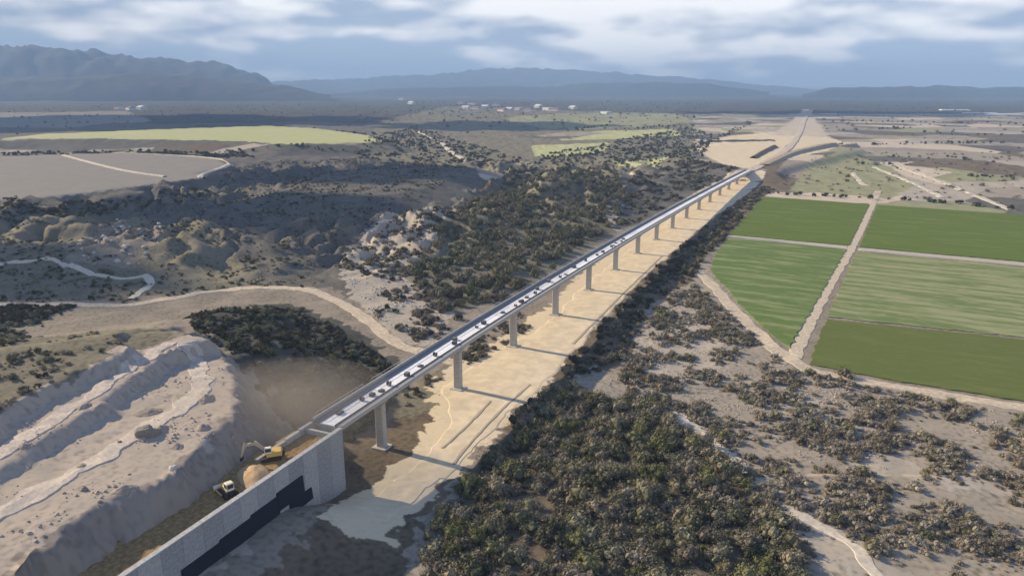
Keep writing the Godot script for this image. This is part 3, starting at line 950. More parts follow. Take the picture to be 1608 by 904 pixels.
func sweep(st: SurfaceTool, prof: Array, a: float, b: float, cut: int, o: Vector3) -> void:
	var prev := []
	var n := prof.size()
	for i in cut + 1:
		var d := lerpf(a, b, float(i) / cut)
		var row := []
		for p in prof: row.append(rail_at(d, rail_h(d) + p[1], p[0]) - o)
		if prev:
			for k in n: quad(st, prev[k], prev[(k + 1) % n], row[(k + 1) % n], row[k])
		if i == 0 or i == cut:
			for k in range(1, n - 1):
				if i == 0:
					st.add_vertex(row[0]); st.add_vertex(row[k + 1]); st.add_vertex(row[k])
				else:
					st.add_vertex(row[0]); st.add_vertex(row[k]); st.add_vertex(row[k + 1])
		prev = row

# ---------------------------------------------------------------- near abutment, its walls and fill
func approach() -> void:
	var tones := [rough_mat(0.30, 0.305, 0.31, 0.40, 0.405, 0.41, 6.0, 0.85), rough_mat(0.27, 0.275, 0.28, 0.37, 0.375, 0.38, 5.0, 0.85), rough_mat(0.36, 0.36, 0.355, 0.46, 0.46, 0.455, 7.0, 0.85)]
	var root := thing("abutment", rail_at(170.0, 0.0), 0.0, "tall pale concrete abutment with long side wall at near viaduct end", "abutment")
	var o := root.position
	var d := 169.8
	# front stem under the deck end, back wall between the wings
	var bs := Basis(rail_left(d), Vector3.UP, rail_dir(d))
	var st := new_st()
	box(st, rail_at(168.2, 7.2) - o, Vector3(9.2, 14.8, 3.0), bs, 0.15)
	commit(st, "stem", tones[0], root)
	st = new_st()
	box(st, rail_at(167.2, 15.9) - o, Vector3(7.9, 2.5, 0.8), bs, 0.06)
	commit(st, "back_wall", tones[2], root)
	# right wall in panels, left wall shorter
	var step := 4.6
	var n := 15
	for i in n:
		var b := 169.6 - i * step
		var a := b - step + 0.05
		st = new_st()
		sweep_at(st, [[-4.05, 0.0], [-4.05, -19.0], [-4.95, -19.0], [-4.95, 0.0]], a, b, o)
		var p := commit(st, "wall_panel", tones[(i * 7 + i / 3) % 3], root)
		st = new_st()
		sweep_at(st, [[-3.9, 0.28], [-3.9, 0.003], [-5.1, 0.003], [-5.1, 0.28]], a, b, o)
		commit(st, "coping", tones[2], p)
	for i in 4:
		var b := 169.6 - i * step
		var a := b - step + 0.05
		st = new_st()
		sweep_at(st, [[4.95, 0.15 - i * 0.25], [4.95, -7.0], [4.05, -7.0], [4.05, 0.15 - i * 0.25]], a, b, o)
		commit(st, "wall_panel", tones[(i + 1) % 3], root)
	# dark waterproof sheets on the outer face, stepping down away from the abutment
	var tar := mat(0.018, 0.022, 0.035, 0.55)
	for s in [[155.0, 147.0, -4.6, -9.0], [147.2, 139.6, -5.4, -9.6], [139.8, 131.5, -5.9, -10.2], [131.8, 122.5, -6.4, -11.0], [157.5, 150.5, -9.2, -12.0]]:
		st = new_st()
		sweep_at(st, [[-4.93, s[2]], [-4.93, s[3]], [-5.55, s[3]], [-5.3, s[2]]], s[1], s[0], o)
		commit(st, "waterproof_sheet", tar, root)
	# fill between the walls
	var fill := rough_mat(0.21, 0.135, 0.06, 0.34, 0.23, 0.115, 8.0, 0.95)
	st = new_st()
	var prev := []
	for i in 46:
		var e := 166.7 - i * 2.2
		var row := []
		for k in 13:
			var t := lerpf(7.6, -4.0, k / 12.0)
			var up := -1.55 + nf.get_noise_2d(e * 4.0, t * 9.0) * 0.35
			if t > 4.6: up -= 0.0
			row.append(rail_at(e, rail_h(e) + up, t))
		if prev:
			for k in 12: quad(st, prev[k], row[k], row[k + 1], prev[k + 1])
		prev = row
	tag(commit(st, "approach_fill", fill), "brown earth fill behind the abutment walls", "", "", "structure")

func sweep_at(st: SurfaceTool, prof: Array, a: float, b: float, o: Vector3) -> void:
	sweep(st, prof, a, b, 1, o)

# ---------------------------------------------------------------- machines, heaps, stores
func heap(called: String, at: Vector3, rx: float, rz: float, h: float, turn: float, m: Material, label: String, category: String, group := "") -> void:
	var st := SurfaceTool.new()
	st.begin(Mesh.PRIMITIVE_TRIANGLES)
	var prev := []
	for j in 11:
		var f := j / 10.0
		var row := []
		for i in 30:
			var p := TAU * i / 30.0
			var k := 1.0 + 0.22 * nf.get_noise_2d(cos(p) * 14.0 + at.x * 3.0, sin(p) * 14.0 + at.z)
			var y := h * (1.0 - pow(f, 1.35)) + 0.16 * h * nf.get_noise_2d(cos(p) * f * 40.0 + at.x, sin(p) * f * 40.0) - (0.4 if j == 10 else 0.0)
			row.append(Vector3(cos(p) * rx * f * k, y, sin(p) * rz * f * k))
		if prev:
			for i in 30: quad(st, prev[i], prev[(i + 1) % 30], row[(i + 1) % 30], row[i])
		prev = row
	st.index()
	var o := commit(st, called, m)
	o.position = at
	o.rotation.y = turn
	tag(o, label, category, group)

func tracks(root: Node3D, len: float, gauge: float, r: float, m: Material) -> void:
	for s in [-1.0, 1.0]:
		var st := new_st()
		var ring := []
		for i in 8: ring.append(Vector2(len * 0.5 - r + sin(PI * i / 7.0) * r, r - cos(PI * i / 7.0) * r))
		for i in 8: ring.append(Vector2(-len * 0.5 + r - sin(PI * i / 7.0) * r, r + cos(PI * i / 7.0) * r))
		var w := 0.3
		var n := ring.size()
		for i in n:
			var p: Vector2 = ring[i]; var q: Vector2 = ring[(i + 1) % n]
			quad(st, Vector3(s * gauge - w, p.y, p.x), Vector3(s * gauge + w, p.y, p.x), Vector3(s * gauge + w, q.y, q.x), Vector3(s * gauge - w, q.y, q.x))
			for e in [-w, w]:
				st.add_vertex(Vector3(s * gauge + e, r, 0)); st.add_vertex(Vector3(s * gauge + e, p.y, p.x)); st.add_vertex(Vector3(s * gauge + e, q.y, q.x))
		commit(st, "track", m, root)

func excavator(at: Vector3, turn: float, label: String) -> void:
	var yellow := mat(0.62, 0.40, 0.12, 0.5)
	var dark := mat(0.035, 0.033, 0.03, 0.7)
	var steel := mat(0.48, 0.40, 0.30, 0.6)
	var glass := mat(0.05, 0.06, 0.07, 0.1)
	var r := thing("excavator", at, turn, label, "excavator")
	tracks(r, 4.6, 1.25, 0.48, dark)
	var st := new_st()
	box(st, Vector3(0, 0.95, 0), Vector3(1.6, 0.5, 2.2), Basis(), 0.08)
	commit(st, "undercarriage", dark, r)
	st = new_st()
	box(st, Vector3(0, 1.75, 0.7), Vector3(2.9, 1.1, 3.6), Basis(), 0.18)
	var body := commit(st, "body", yellow, r)
	st = new_st()
	box(st, Vector3(0, 1.75, 2.75), Vector3(2.8, 1.25, 0.7), Basis(), 0.25)
	commit(st, "counterweight", dark, body)
	st = new_st()
	box(st, Vector3(-0.85, 2.75, -0.6), Vector3(1.15, 1.5, 1.7), Basis(), 0.14)
	var cab := commit(st, "cab", mat(0.72, 0.66, 0.52, 0.5), r)
	st = new_st()
	box(st, Vector3(-0.85, 2.95, -1.47), Vector3(0.95, 0.9, 0.04))
	box(st, Vector3(-1.44, 2.95, -0.6), Vector3(0.04, 0.85, 1.3))
	commit(st, "window", glass, cab)
	st = new_st()
	beam(st, Vector3(0.2, 1.9, -0.8), Vector3(0.2, 4.6, -3.2), 0.26, 0.24, 0.35, 0.42)
	beam(st, Vector3(0.2, 4.6, -3.1), Vector3(0.2, 4.3, -5.6), 0.24, 0.2, 0.42, 0.24)
	var boom := commit(st, "boom", steel, r)
	st = new_st()
	tube(st, Vector3(0.2, 1.7, -1.5), Vector3(0.2, 3.7, -3.0), 0.09, 0.07)
	tube(st, Vector3(0.2, 5.0, -3.4), Vector3(0.2, 4.9, -5.6), 0.09, 0.07)
	commit(st, "hydraulic_ram", dark, boom)
	st = new_st()
	beam(st, Vector3(0.2, 4.9, -5.4), Vector3(0.2, 1.4, -6.6), 0.2, 0.15, 0.32, 0.18)
	commit(st, "stick", steel, r)
	st = new_st()
	for k in 6:
		var p := -0.6 + k * 0.42; var q := p + 0.42
		var a := Vector3(0.2, 0.85 + 0.62 * cos(p), -6.35 - 0.62 * sin(p)); var b := Vector3(0.2, 0.85 + 0.62 * cos(q), -6.35 - 0.62 * sin(q))
		quad(st, a + Vector3(-0.6, 0, 0), a + Vector3(0.6, 0, 0), b + Vector3(0.6, 0, 0), b + Vector3(-0.6, 0, 0))
		for e in [-0.6, 0.6]:
			st.add_vertex(Vector3(0.2 + e, 0.9, -6.25)); st.add_vertex(a + Vector3(e, 0, 0)); st.add_vertex(b + Vector3(e, 0, 0))
	commit(st, "bucket", dark, r)

func bulldozer(at: Vector3, turn: float, label: String) -> void:
	var yellow := mat(0.62, 0.42, 0.16, 0.5)
	var dark := mat(0.04, 0.038, 0.035, 0.7)
	var r := thing("bulldozer", at, turn, label, "bulldozer")
	tracks(r, 4.4, 1.15, 0.55, dark)
	var st := new_st()
	box(st, Vector3(0, 1.35, -0.9), Vector3(1.4, 1.2, 2.4), Basis(), 0.14)
	var body := commit(st, "engine_hood", yellow, r)
	st = new_st()
	tube(st, Vector3(0.3, 1.9, -1.4), Vector3(0.3, 2.8, -1.4), 0.08, 0.08)
	commit(st, "exhaust_pipe", dark, body)
	st = new_st()
	box(st, Vector3(0, 1.15, 1.0), Vector3(2.0, 0.8, 1.8), Basis(), 0.1)
	commit(st, "chassis", dark, r)
	st = new_st()
	box(st, Vector3(0, 2.45, 0.9), Vector3(1.6, 1.7, 1.5), Basis(), 0.12)
	var cab := commit(st, "cab", mat(0.72, 0.64, 0.46, 0.5), r)
	st = new_st()
	box(st, Vector3(0, 2.6, 0.12), Vector3(1.3, 0.9, 0.04))
	box(st, Vector3(0, 2.6, 1.68), Vector3(1.3, 0.9, 0.04))
	box(st, Vector3(-0.83, 2.6, 0.9), Vector3(0.04, 0.9, 1.2)); box(st, Vector3(0.83, 2.6, 0.9), Vector3(0.04, 0.9, 1.2))
	commit(st, "window", mat(0.05, 0.06, 0.07, 0.1), cab)
	st = new_st()
	for k in 5:
		var f := k / 5.0; var g := (k + 1) / 5.0
		var a := Vector3(0, 0.05 + 1.35 * f, -3.2 + 0.5 * sin(PI * f) * 0.6); var b := Vector3(0, 0.05 + 1.35 * g, -3.2 + 0.5 * sin(PI * g) * 0.6)
		quad(st, a + Vector3(-1.95, 0, 0), a + Vector3(1.95, 0, 0), b + Vector3(1.95, 0, 0), b + Vector3(-1.95, 0, 0))
		quad(st, a + Vector3(-1.95, 0, 0.12), b + Vector3(-1.95, 0, 0.12), b + Vector3(1.95, 0, 0.12), a + Vector3(1.95, 0, 0.12))
	commit(st, "blade", mat(0.66, 0.60, 0.50, 0.5), r)
	for s in [-1.0, 1.0]:
		st = new_st()
		beam(st, Vector3(s * 1.6, 0.6, 0.4), Vector3(s * 1.6, 0.5, -3.0), 0.12, 0.12, 0.16, 0.16)
		commit(st, "push_arm", yellow, r)
	st = new_st()
	beam(st, Vector3(0, 1.2, 1.9), Vector3(0, 1.2, 2.7), 0.5, 0.4, 0.15, 0.15)
	beam(st, Vector3(0, 1.3, 2.6), Vector3(0, 0.2, 2.9), 0.1, 0.06, 0.2, 0.1)
	commit(st, "ripper", dark, r)

func boulder_mesh(sd: int) -> ArrayMesh:
	var r := RandomNumberGenerator.new(); r.seed = sd
	var s := SphereMesh.new()
	s.radial_segments = 9; s.rings = 5; s.radius = 1.0; s.height = 2.0
	var arr := s.get_mesh_arrays()
	var n := FastNoiseLite.new(); n.seed = sd; n.frequency = 0.8
	var v: PackedVector3Array = arr[Mesh.ARRAY_VERTEX]
	for i in v.size(): v[i] = v[i] * (1.0 + 0.55 * n.get_noise_3dv(v[i] * 1.7)) * Vector3(1.0, 0.65, 0.85)
	arr[Mesh.ARRAY_VERTEX] = v
	var am := ArrayMesh.new()
	am.add_surface_from_arrays(Mesh.PRIMITIVE_TRIANGLES, arr)
	var st := SurfaceTool.new()
	st.create_from(am, 0)
	st.deindex()
	st.generate_normals()
	return st.commit()

func span_word(d: float) -> String:
	var n := int((d - 191.5) / 42.65) + 1 if d > 191.5 else 0
	var part := "near end" if fposmod(d - 191.5, 42.65) < 14.2 else "middle" if fposmod(d - 191.5, 42.65) < 28.4 else "far end"
	return "%s of %s span" % [part, ["first", "second", "third", "fourth", "fifth", "sixth", "seventh", "eighth"][mini(n, 7)]]

func side_word(left: float) -> String:
	return "left side" if left > 0.5 else "right side" if left < -0.5 else "centre"

func works() -> void:
	var fy := rail_h(150.0) - 1.6
	var sandy := rough_mat(0.42, 0.29, 0.16, 0.52, 0.37, 0.215, 5.0)
	heap("sand_heap", Vector3(-58.2, fy, -147.2), 6.2, 3.6, 1.7, -1.15, sandy, "spread heap of tan fill between the two machines", "sand heap")
	excavator(Vector3(-56.6, fy, -155.2), 1.9, "yellow excavator with raised boom digging behind the abutment")
	bulldozer(Vector3(-60.9, fy, -139.6), 0.75, "yellow bulldozer with pale cab beside the tall side wall")
	# dust raised by the digging hangs over the cut end of the bench
	var fm := FogMaterial.new()
	fm.albedo = Color(0.86, 0.82, 0.77)
	fm.density = 0.0034
	for k in 7:
		var dust := FogVolume.new()
		dust.name = numbered("dust")
		dust.shape = RenderingServer.FOG_VOLUME_SHAPE_ELLIPSOID
		var f := 1.0 - k * 0.115
		dust.size = Vector3(64.0 * f, 26.0 * f, 58.0 * f)
		dust.material = fm
		add_child(dust)
		dust.position = Vector3(-60.0 + 3.0 * sin(k * 2.1), 17.0, -180.0 + 3.0 * cos(k * 1.7))
		tag(dust, "thin grey dust hanging over the cut beside the abutment", "dust", "", "stuff")
	# dark block of stone left on the bench, and a few loose ones
	var rock := rough_mat(0.20, 0.175, 0.15, 0.30, 0.26, 0.22, 3.0)
	var pale := rough_mat(0.45, 0.41, 0.36, 0.58, 0.53, 0.47, 3.0)
	var marl := rough_mat(0.34, 0.29, 0.245, 0.47, 0.405, 0.345, 3.0)
	var bm := []
	for i in 5: bm.append(boulder_mesh(300 + i))
	var st := new_st()
	box(st, Vector3(0, 1.0, 0), Vector3(3.6, 2.4, 2.6), Basis.from_euler(Vector3(0.1, 0.3, 0.12)), 0.4)
	box(st, Vector3(1.9, 0.7, -0.7), Vector3(2.4, 1.8, 2.0), Basis.from_euler(Vector3(-0.1, 0.9, -0.15)), 0.35)
	box(st, Vector3(0.4, 1.9, -0.5), Vector3(1.9, 1.2, 1.6), Basis.from_euler(Vector3(0.2, 0.5, 0.2)), 0.3)
	var blk := commit(st, "stone_block", rock)
	blk.position = ground(-85.3, 154.5, -0.1)
	tag(blk, "big dark block of broken stone left standing on the bench", "rock")
	for c in [[-86.0, 130.9, 0.8, "small dark stone lying alone on the pale bench"], [-89.5, 151.5, 0.6, "small stone beside the big dark block on the bench"], [-71.5, 139.0, 1.1, "pale stone at the broken edge of the bench"]]:
		var o := inst(bm[int(c[2] * 10.0) % 5], "loose_stone", rock if c[2] < 1.0 else pale)
		o.position = ground(c[0], c[1], c[2] * 0.3)
		o.scale = Vector3.ONE * c[2]
		tag(o, c[3], "stone", "loose stones on the bench")
	# pale rubble in the ground left of the dirt road
	var zone := pts([-287.1, 472.2, -284.2, 523.5, -247.6, 504.5, -214.5, 443.6, -212.8, 402.6, -247.8, 410.2])
	var lo := Vector2(1e9, 1e9); var hi := -lo
	for q in zone: lo = lo.min(q); hi = hi.max(q)
	var k := 0
	while k < 110:
		var q := Vector2(rng.randf_range(lo.x, hi.x), rng.randf_range(lo.y, hi.y))
		if not Geometry2D.is_point_in_polygon(q, zone): continue
		k += 1
		var s := rng.randf_range(0.6, 2.1)
		var o := inst(bm[rng.randi() % 5], "boulder", pale)
		o.position = ground(q.x, q.y, s * 0.15)
		o.rotation.y = rng.randf() * TAU
		o.scale = Vector3.ONE * s
		tag(o, "%s pale boulder, %s of the rubble ground left of the dirt road" % ["big" if s > 1.5 else "medium" if s > 1.0 else "small", ("front" if (q.y - lo.y) / (hi.y - lo.y) < 0.33 else "middle" if (q.y - lo.y) / (hi.y - lo.y) < 0.66 else "back") + (" left" if (q.x - lo.x) / (hi.x - lo.x) < 0.33 else "" if (q.x - lo.x) / (hi.x - lo.x) < 0.66 else " right")], "boulder", "pale boulders in the rubble ground")
	var spoil := rough_mat(0.24, 0.20, 0.165, 0.38, 0.325, 0.27, 5.0)
	for c in [[-83.0, 157.5, 3.2, 1.5, "spoil heap right beside the big dark block on the bench"], [-76.0, 150.0, 2.6, 1.0, "spoil heap near the middle of the bench's cut edge"], [-73.5, 158.5, 3.0, 1.3, "broad spoil heap at the far cut edge of the bench"], [-80.0, 176.0, 3.6, 1.4, "spoil heap at the narrow far end of the bench"], [-92.0, 140.5, 2.4, 0.8, "low spoil heap in the middle of the near bench"], [-91.0, 168.0, 4.0, 1.2, "long spoil heap below the upper bench"], [-107.5, 146.0, 2.2, 0.9, "small spoil heap on the upper bench"], [-105.5, 166.0, 2.6, 1.0, "wide spoil heap on the upper bench"], [-78.0, 131.0, 2.8, 1.1, "spoil heap at the near cut edge of the bench"]]:
		heap("spoil_heap", ground(c[0], c[1], -0.2), c[2], c[2] * 0.65, c[3], c[0], spoil, c[4], "spoil heap", "spoil heaps on the cut benches")
	# crumbled marl on the benches and stones of the river bed: uncountable
	for job in [["rubble", "crumbled pale marl strewn over the benches", pts([-120, 60, -82, 60, -74, 120, -66, 140, -62, 168, -76, 196, -90, 212, -104, 205, -112, 180, -120, 150]), 1300, 0.06, 0.45, marl], ["gravel", "pale stones strewn over the river bed", pts([-112.4, 443.6, -99.2, 499.9, -77.1, 568.7, -48.4, 554.7, -46, 452.8, -56.3, 381.2, -29.2, 323.2, -38.1, 287.4, -57.6, 308.9, -76.2, 344.3]), 2500, 0.15, 0.7, pale], ["stony_litter", "loose stones strewn over the scrub plain", pts([32.4, 236.9, 48.2, 265, 68.5, 333.4, 96.6, 374.6, 99.1, 313.5, 103.4, 251.8, 129.3, 230.8, 162.2, 212.7, 198.6, 188.4, 118.1, 100.9, 52.4, 100.9, 62, 145.9, 57.6, 182.8, 50.3, 216]), 7000, 0.08, 0.4, marl]]:
		var a: PackedVector2Array = job[2]
		var l2 := Vector2(1e9, 1e9); var h2 := -l2
		for q in a: l2 = l2.min(q); h2 = h2.max(q)
		var xf := []
		while xf.size() < job[3]:
			var q := Vector2(rng.randf_range(l2.x, h2.x), rng.randf_range(l2.y, h2.y))
			if not Geometry2D.is_point_in_polygon(q, a) or nf.get_noise_2d(q.x, q.y) < rng.randf_range(0.0, 0.4): continue
			var t := (q.x - rail_x(q.y)) * 0.914
			if q.y < 172.0 and t > -8.0: continue
			var sz := lerpf(job[4], job[5], pow(rng.randf(), 4.0))
			xf.append(Transform3D(Basis.from_euler(Vector3(rng.randf(), rng.randf() * TAU, rng.randf())).scaled(Vector3.ONE * sz), ground(q.x, q.y, sz * 0.2)))
		var mm := MultiMesh.new()
		mm.transform_format = MultiMesh.TRANSFORM_3D
		mm.mesh = bm[1]
		mm.instance_count = xf.size()
		for i in xf.size(): mm.set_instance_transform(i, xf[i])
		var mi := MultiMeshInstance3D.new()
		mi.name = job[0]
		mi.multimesh = mm
		mi.material_override = job[6]
		add_child(mi)
		tag(mi, job[1], "stones", "", "stuff")
	# stores on the deck
	var woods := [mat(0.17, 0.15, 0.125, 0.9), mat(0.08, 0.082, 0.09, 0.8), mat(0.24, 0.225, 0.2, 0.9)]
	var spots := []
	var d := 176.0
	while d < 420.0:
		spots.append(d)
		d += rng.randf_range(2.5, 15.0)
	for i in spots.size():
		var s: float = spots[i]
		var side := rng.randf_range(-1.6, 1.6)
		var at := rail_at(s, rail_h(s) + 0.06, side)
		var turn := atan2(rail_dir(s).x, rail_dir(s).z) + rng.randf_range(-0.2, 0.2)
		if i % 3 == 1:
			var r := thing("cable_drum", at, turn, "dark cable drum on the viaduct deck, %s, %s" % [span_word(s), side_word(side)], "cable drum", "cable drums on the viaduct deck")
			var rr := rng.randf_range(0.5, 0.75)
			for e in [-0.45, 0.45]:
				var s2 := new_st(); tube(s2, Vector3(e - 0.05, rr, 0), Vector3(e + 0.05, rr, 0), rr, rr, 14); commit(s2, "flange", woods[0], r)
			var s3 := new_st(); tube(s3, Vector3(-0.4, rr, 0), Vector3(0.4, rr, 0), rr * 0.6, rr * 0.6, 12); commit(s3, "drum_core", woods[1], r)
		else:
			var r := thing("pallet_stack", at, turn, "dark stack of formwork boards on the viaduct deck, %s, %s" % [span_word(s), side_word(side)], "pallet stack", "formwork stacks on the viaduct deck")
			var s2 := new_st()
			for e in [-0.6, 0.0, 0.6]: box(s2, Vector3(e, 0.08, 0), Vector3(0.14, 0.16, 1.5))
			commit(s2, "pallet", woods[2], r)
			var lay := rng.randi_range(1, 4)
			var ln := rng.randf_range(1.2, 2.4)
			for e in lay:
				var s3 := new_st(); box(s3, Vector3(rng.randf_range(-0.08, 0.08), 0.27 + e * 0.22, 0), Vector3(1.3, 0.2, ln), Basis(Vector3.UP, rng.randf_range(-0.06, 0.06))); commit(s3, "board", woods[rng.randi() % 2], r)

# ---------------------------------------------------------------- plants
func shrub_mesh(sd: int, lobes: int, leaves: int, leaf: float, tall: float, ragged: float) -> ArrayMesh:
	# unit shrub: about 1 m radius, standing on y = 0
	var r := RandomNumberGenerator.new(); r.seed = sd
	var st := new_st()
	var L := []
	for i in lobes:
		var a := TAU * (i + r.randf()) / lobes
		var k := 0.0 if i == 0 else r.randf_range(0.3, 0.8)
		var rad := r.randf_range(0.24, 0.52) * (1.2 if i == 0 else 1.0)
		L.append([Vector3(cos(a) * k, tall * (0.6 if i == 0 else r.randf_range(0.2, 0.62)), sin(a) * k), Vector3(rad, rad * tall * r.randf_range(0.75, 1.0), rad)])
	for l in L:
		# inner mass of twigs: a coarse uneven lump
		var v := []
		for j in 4:
			for i in 6:
				var th := PI * (j + 0.5) / 4.0
				var ph := TAU * (i + 0.5 * (j % 2)) / 6.0
				v.append(l[0] + Vector3(sin(th) * cos(ph), cos(th), sin(th) * sin(ph)) * l[1] * r.randf_range(0.5, 0.86))
		for j in 3:
			for i in 6:
				var t := r.randf_range(0.75, 1.2)
				st.set_color(Color(t, t * r.randf_range(0.95, 1.05), t * 0.97))
				quad(st, v[j * 6 + i], v[j * 6 + (i + 1) % 6], v[j * 6 + 6 + (i + 1) % 6], v[j * 6 + 6 + i])
		for i in 4:
			st.set_color(Color(1, 1, 1))
			st.add_vertex(v[0]); st.add_vertex(v[i + 1]); st.add_vertex(v[(i + 2) % 6])
	for i in leaves:
		var l: Array = L[r.randi() % L.size()]
		var u := Vector3(r.randfn(), r.randfn() * 0.8 + 0.35, r.randfn()).normalized()
		var p: Vector3 = l[0] + u * l[1] * r.randf_range(0.85, 1.0 + ragged)
		if p.y < 0.02: p.y = r.randf_range(0.03, 0.25)
		var a := Vector3(r.randfn(), r.randfn(), r.randfn()).normalized() * leaf * r.randf_range(0.6, 1.3)
		var b := a.cross(Vector3(r.randfn(), r.randfn(), r.randfn()).normalized()).normalized() * leaf * r.randf_range(0.4, 0.9)
		var t := r.randf_range(0.65, 1.4)
		st.set_color(Color(t, t * r.randf_range(0.92, 1.08), t * r.randf_range(0.85, 1.05)))
		st.add_vertex(p - a * 0.5 - b * 0.5); st.add_vertex(p + u * leaf * 0.25 + b * 0.5); st.add_vertex(p + a * 0.6)
	st.generate_normals()
	return st.commit()

func stem_mesh(sd: int) -> ArrayMesh:
	var r := RandomNumberGenerator.new(); r.seed = sd
	var st := new_st()
	tube(st, Vector3(0, -0.12, 0), Vector3(0, 0.45, 0), 0.07, 0.05, 5)
	for i in 4:
		var a := TAU * (i + r.randf()) / 4.0
		tube(st, Vector3(0, 0.12 + 0.08 * i, 0), Vector3(cos(a) * 0.42, 0.55, sin(a) * 0.42), 0.045, 0.02, 4)
	st.generate_normals()
	return st.commit()

func tree_trunk(sd: int) -> ArrayMesh:
	var r := RandomNumberGenerator.new(); r.seed = sd
	var st := new_st()
	tube(st, Vector3(0, -0.15, 0), Vector3(0.03, 0.75, 0.02), 0.10, 0.06, 6)
	for i in 5:
		var a := TAU * (i + r.randf()) / 5.0
		tube(st, Vector3(0.01, 0.35 + 0.08 * i, 0.01), Vector3(cos(a) * 0.5, 0.85 + 0.08 * i, sin(a) * 0.5), 0.05, 0.018, 5)
	st.generate_normals()
	return st.commit()

var kinds := {}
func plant_mat(r: float, g: float, b: float) -> StandardMaterial3D:
	var m := mat(r, g, b, 0.9)
	m.vertex_color_use_as_albedo = true
	m.metallic_specular = 0.15
	m.backlight_enabled = true
	m.backlight = lin(r * 0.25, g * 0.25, b * 0.15)
	return m

func make_kinds() -> void:
	var bark := mat(0.10, 0.085, 0.065, 0.95)
	var spec := {
		"olive_shrub": [[[0.155, 0.147, 0.094], [0.20, 0.19, 0.128], [0.125, 0.125, 0.08], [0.235, 0.222, 0.155]], 8, 380, 0.15, 1.25, 0.45],
		"brown_shrub": [[[0.165, 0.142, 0.11], [0.215, 0.187, 0.148], [0.145, 0.128, 0.1], [0.255, 0.22, 0.176]], 8, 360, 0.145, 1.15, 0.5],
		"grey_shrub": [[[0.225, 0.2, 0.16], [0.285, 0.255, 0.205], [0.205, 0.19, 0.148], [0.33, 0.297, 0.24]], 7, 300, 0.14, 1.0, 0.45],
		"straw_clump": [[[0.255, 0.22, 0.15], [0.29, 0.252, 0.18], [0.215, 0.195, 0.125]], 6, 340, 0.17, 1.5, 0.4],
		"bright_shrub": [[[0.145, 0.15, 0.068], [0.18, 0.18, 0.09]], 6, 330, 0.155, 1.3, 0.25],
		"dark_shrub": [[[0.065, 0.064, 0.045], [0.09, 0.086, 0.062], [0.058, 0.062, 0.045]], 6, 300, 0.155, 1.2, 0.25],
		"tamarisk_tree": [[[0.145, 0.143, 0.088], [0.18, 0.172, 0.115], [0.12, 0.122, 0.076], [0.205, 0.185, 0.135]], 8, 420, 0.135, 1.5, 0.25],
		"field_tree": [[[0.055, 0.062, 0.042], [0.07, 0.073, 0.052]], 7, 200, 0.2, 1.5, 0.25],
	}
	var s := 1000
	for k in spec:
		var c: Array = spec[k]
		var ms := []
		for i in 5:
			s += 7
			ms.append(shrub_mesh(s, c[1] + i % 2, c[2], c[3], c[4], c[5]))
		var mm := []
		for q in c[0]: mm.append(plant_mat(q[0], q[1], q[2]))
		kinds[k] = {"meshes": ms, "mats": mm, "white": plant_mat(1, 1, 1), "cols": c[0], "stem": tree_trunk(s) if k.ends_with("tree") else stem_mesh(s), "bark": bark, "list": []}

# sow one zone: mix = {kind: share}; clump > 0 gathers the plants where the noise is high
func sow(a: PackedVector2Array, count: int, mix: Dictionary, s0: float, s1: float, where: String, clump := 0.0, gap := 0.55) -> void:
	var lo := Vector2(1e9, 1e9); var hi := -lo
	var b0 := 1e9
	var b1 := -1e9
	for q in a:
		lo = lo.min(q); hi = hi.max(q)
		b0 = minf(b0, q.x / q.y); b1 = maxf(b1, q.x / q.y)
	var made := 0
	var tries := 0
	while made < count and tries < count * 12:
		tries += 1
		var q := Vector2(rng.randf_range(lo.x, hi.x), rng.randf_range(lo.y, hi.y))
		if not Geometry2D.is_point_in_polygon(q, a): continue
		if clump > 0.0 and nf.get_noise_2d(q.x * 0.9 + 70.0, q.y * 0.9) + 0.5 * nf.get_noise_2d(q.x * 0.25, q.y * 0.25 + 50.0) < rng.randf_range(-0.35, 0.35) * (1.0 - clump) + clump * 0.12: continue
		var s := lerpf(s0, s1, pow(rng.randf(), 1.8))
		if blocked(q, s): continue
		var r := rng.randf()
		var kind := ""
		for k in mix:
			kind = k
			r -= mix[k]
			if r <= 0.0: break
		var fd := (q.y - lo.y) / (hi.y - lo.y)
		var fb := (q.x / q.y - b0) / (b1 - b0)
		var spot := ("front" if fd < 0.33 else "middle" if fd < 0.66 else "back") + (" left" if fb < 0.33 else "" if fb < 0.66 else " right")
		var size: String = "small" if s < lerpf(s0, s1, 0.2) else "medium" if s < lerpf(s0, s1, 0.55) else "big"
		kinds[kind].list.append([q, s, where, spot, size])
		made += 1

var keepout := []
func blocked(q: Vector2, s: float) -> bool:
	var t := (q.x - rail_x(q.y)) * 0.914
	if q.y < 172.0 and t > -9.5 and t < 5.6 + s: return true
	for k in keepout:
		var p: PackedVector2Array = k[0]
		for i in p.size() - 1:
			if Geometry2D.get_closest_point_to_segment(q, p[i], p[i + 1]).distance_to(q) < k[1] + s * 0.6: return true
	if q.x > 100.0 and Geometry2D.is_point_in_polygon(q, zones.fields_all): return true
	if Geometry2D.is_point_in_polygon(q, zones.sand) or Geometry2D.is_point_in_polygon(q, zones.bare): return true
	return false

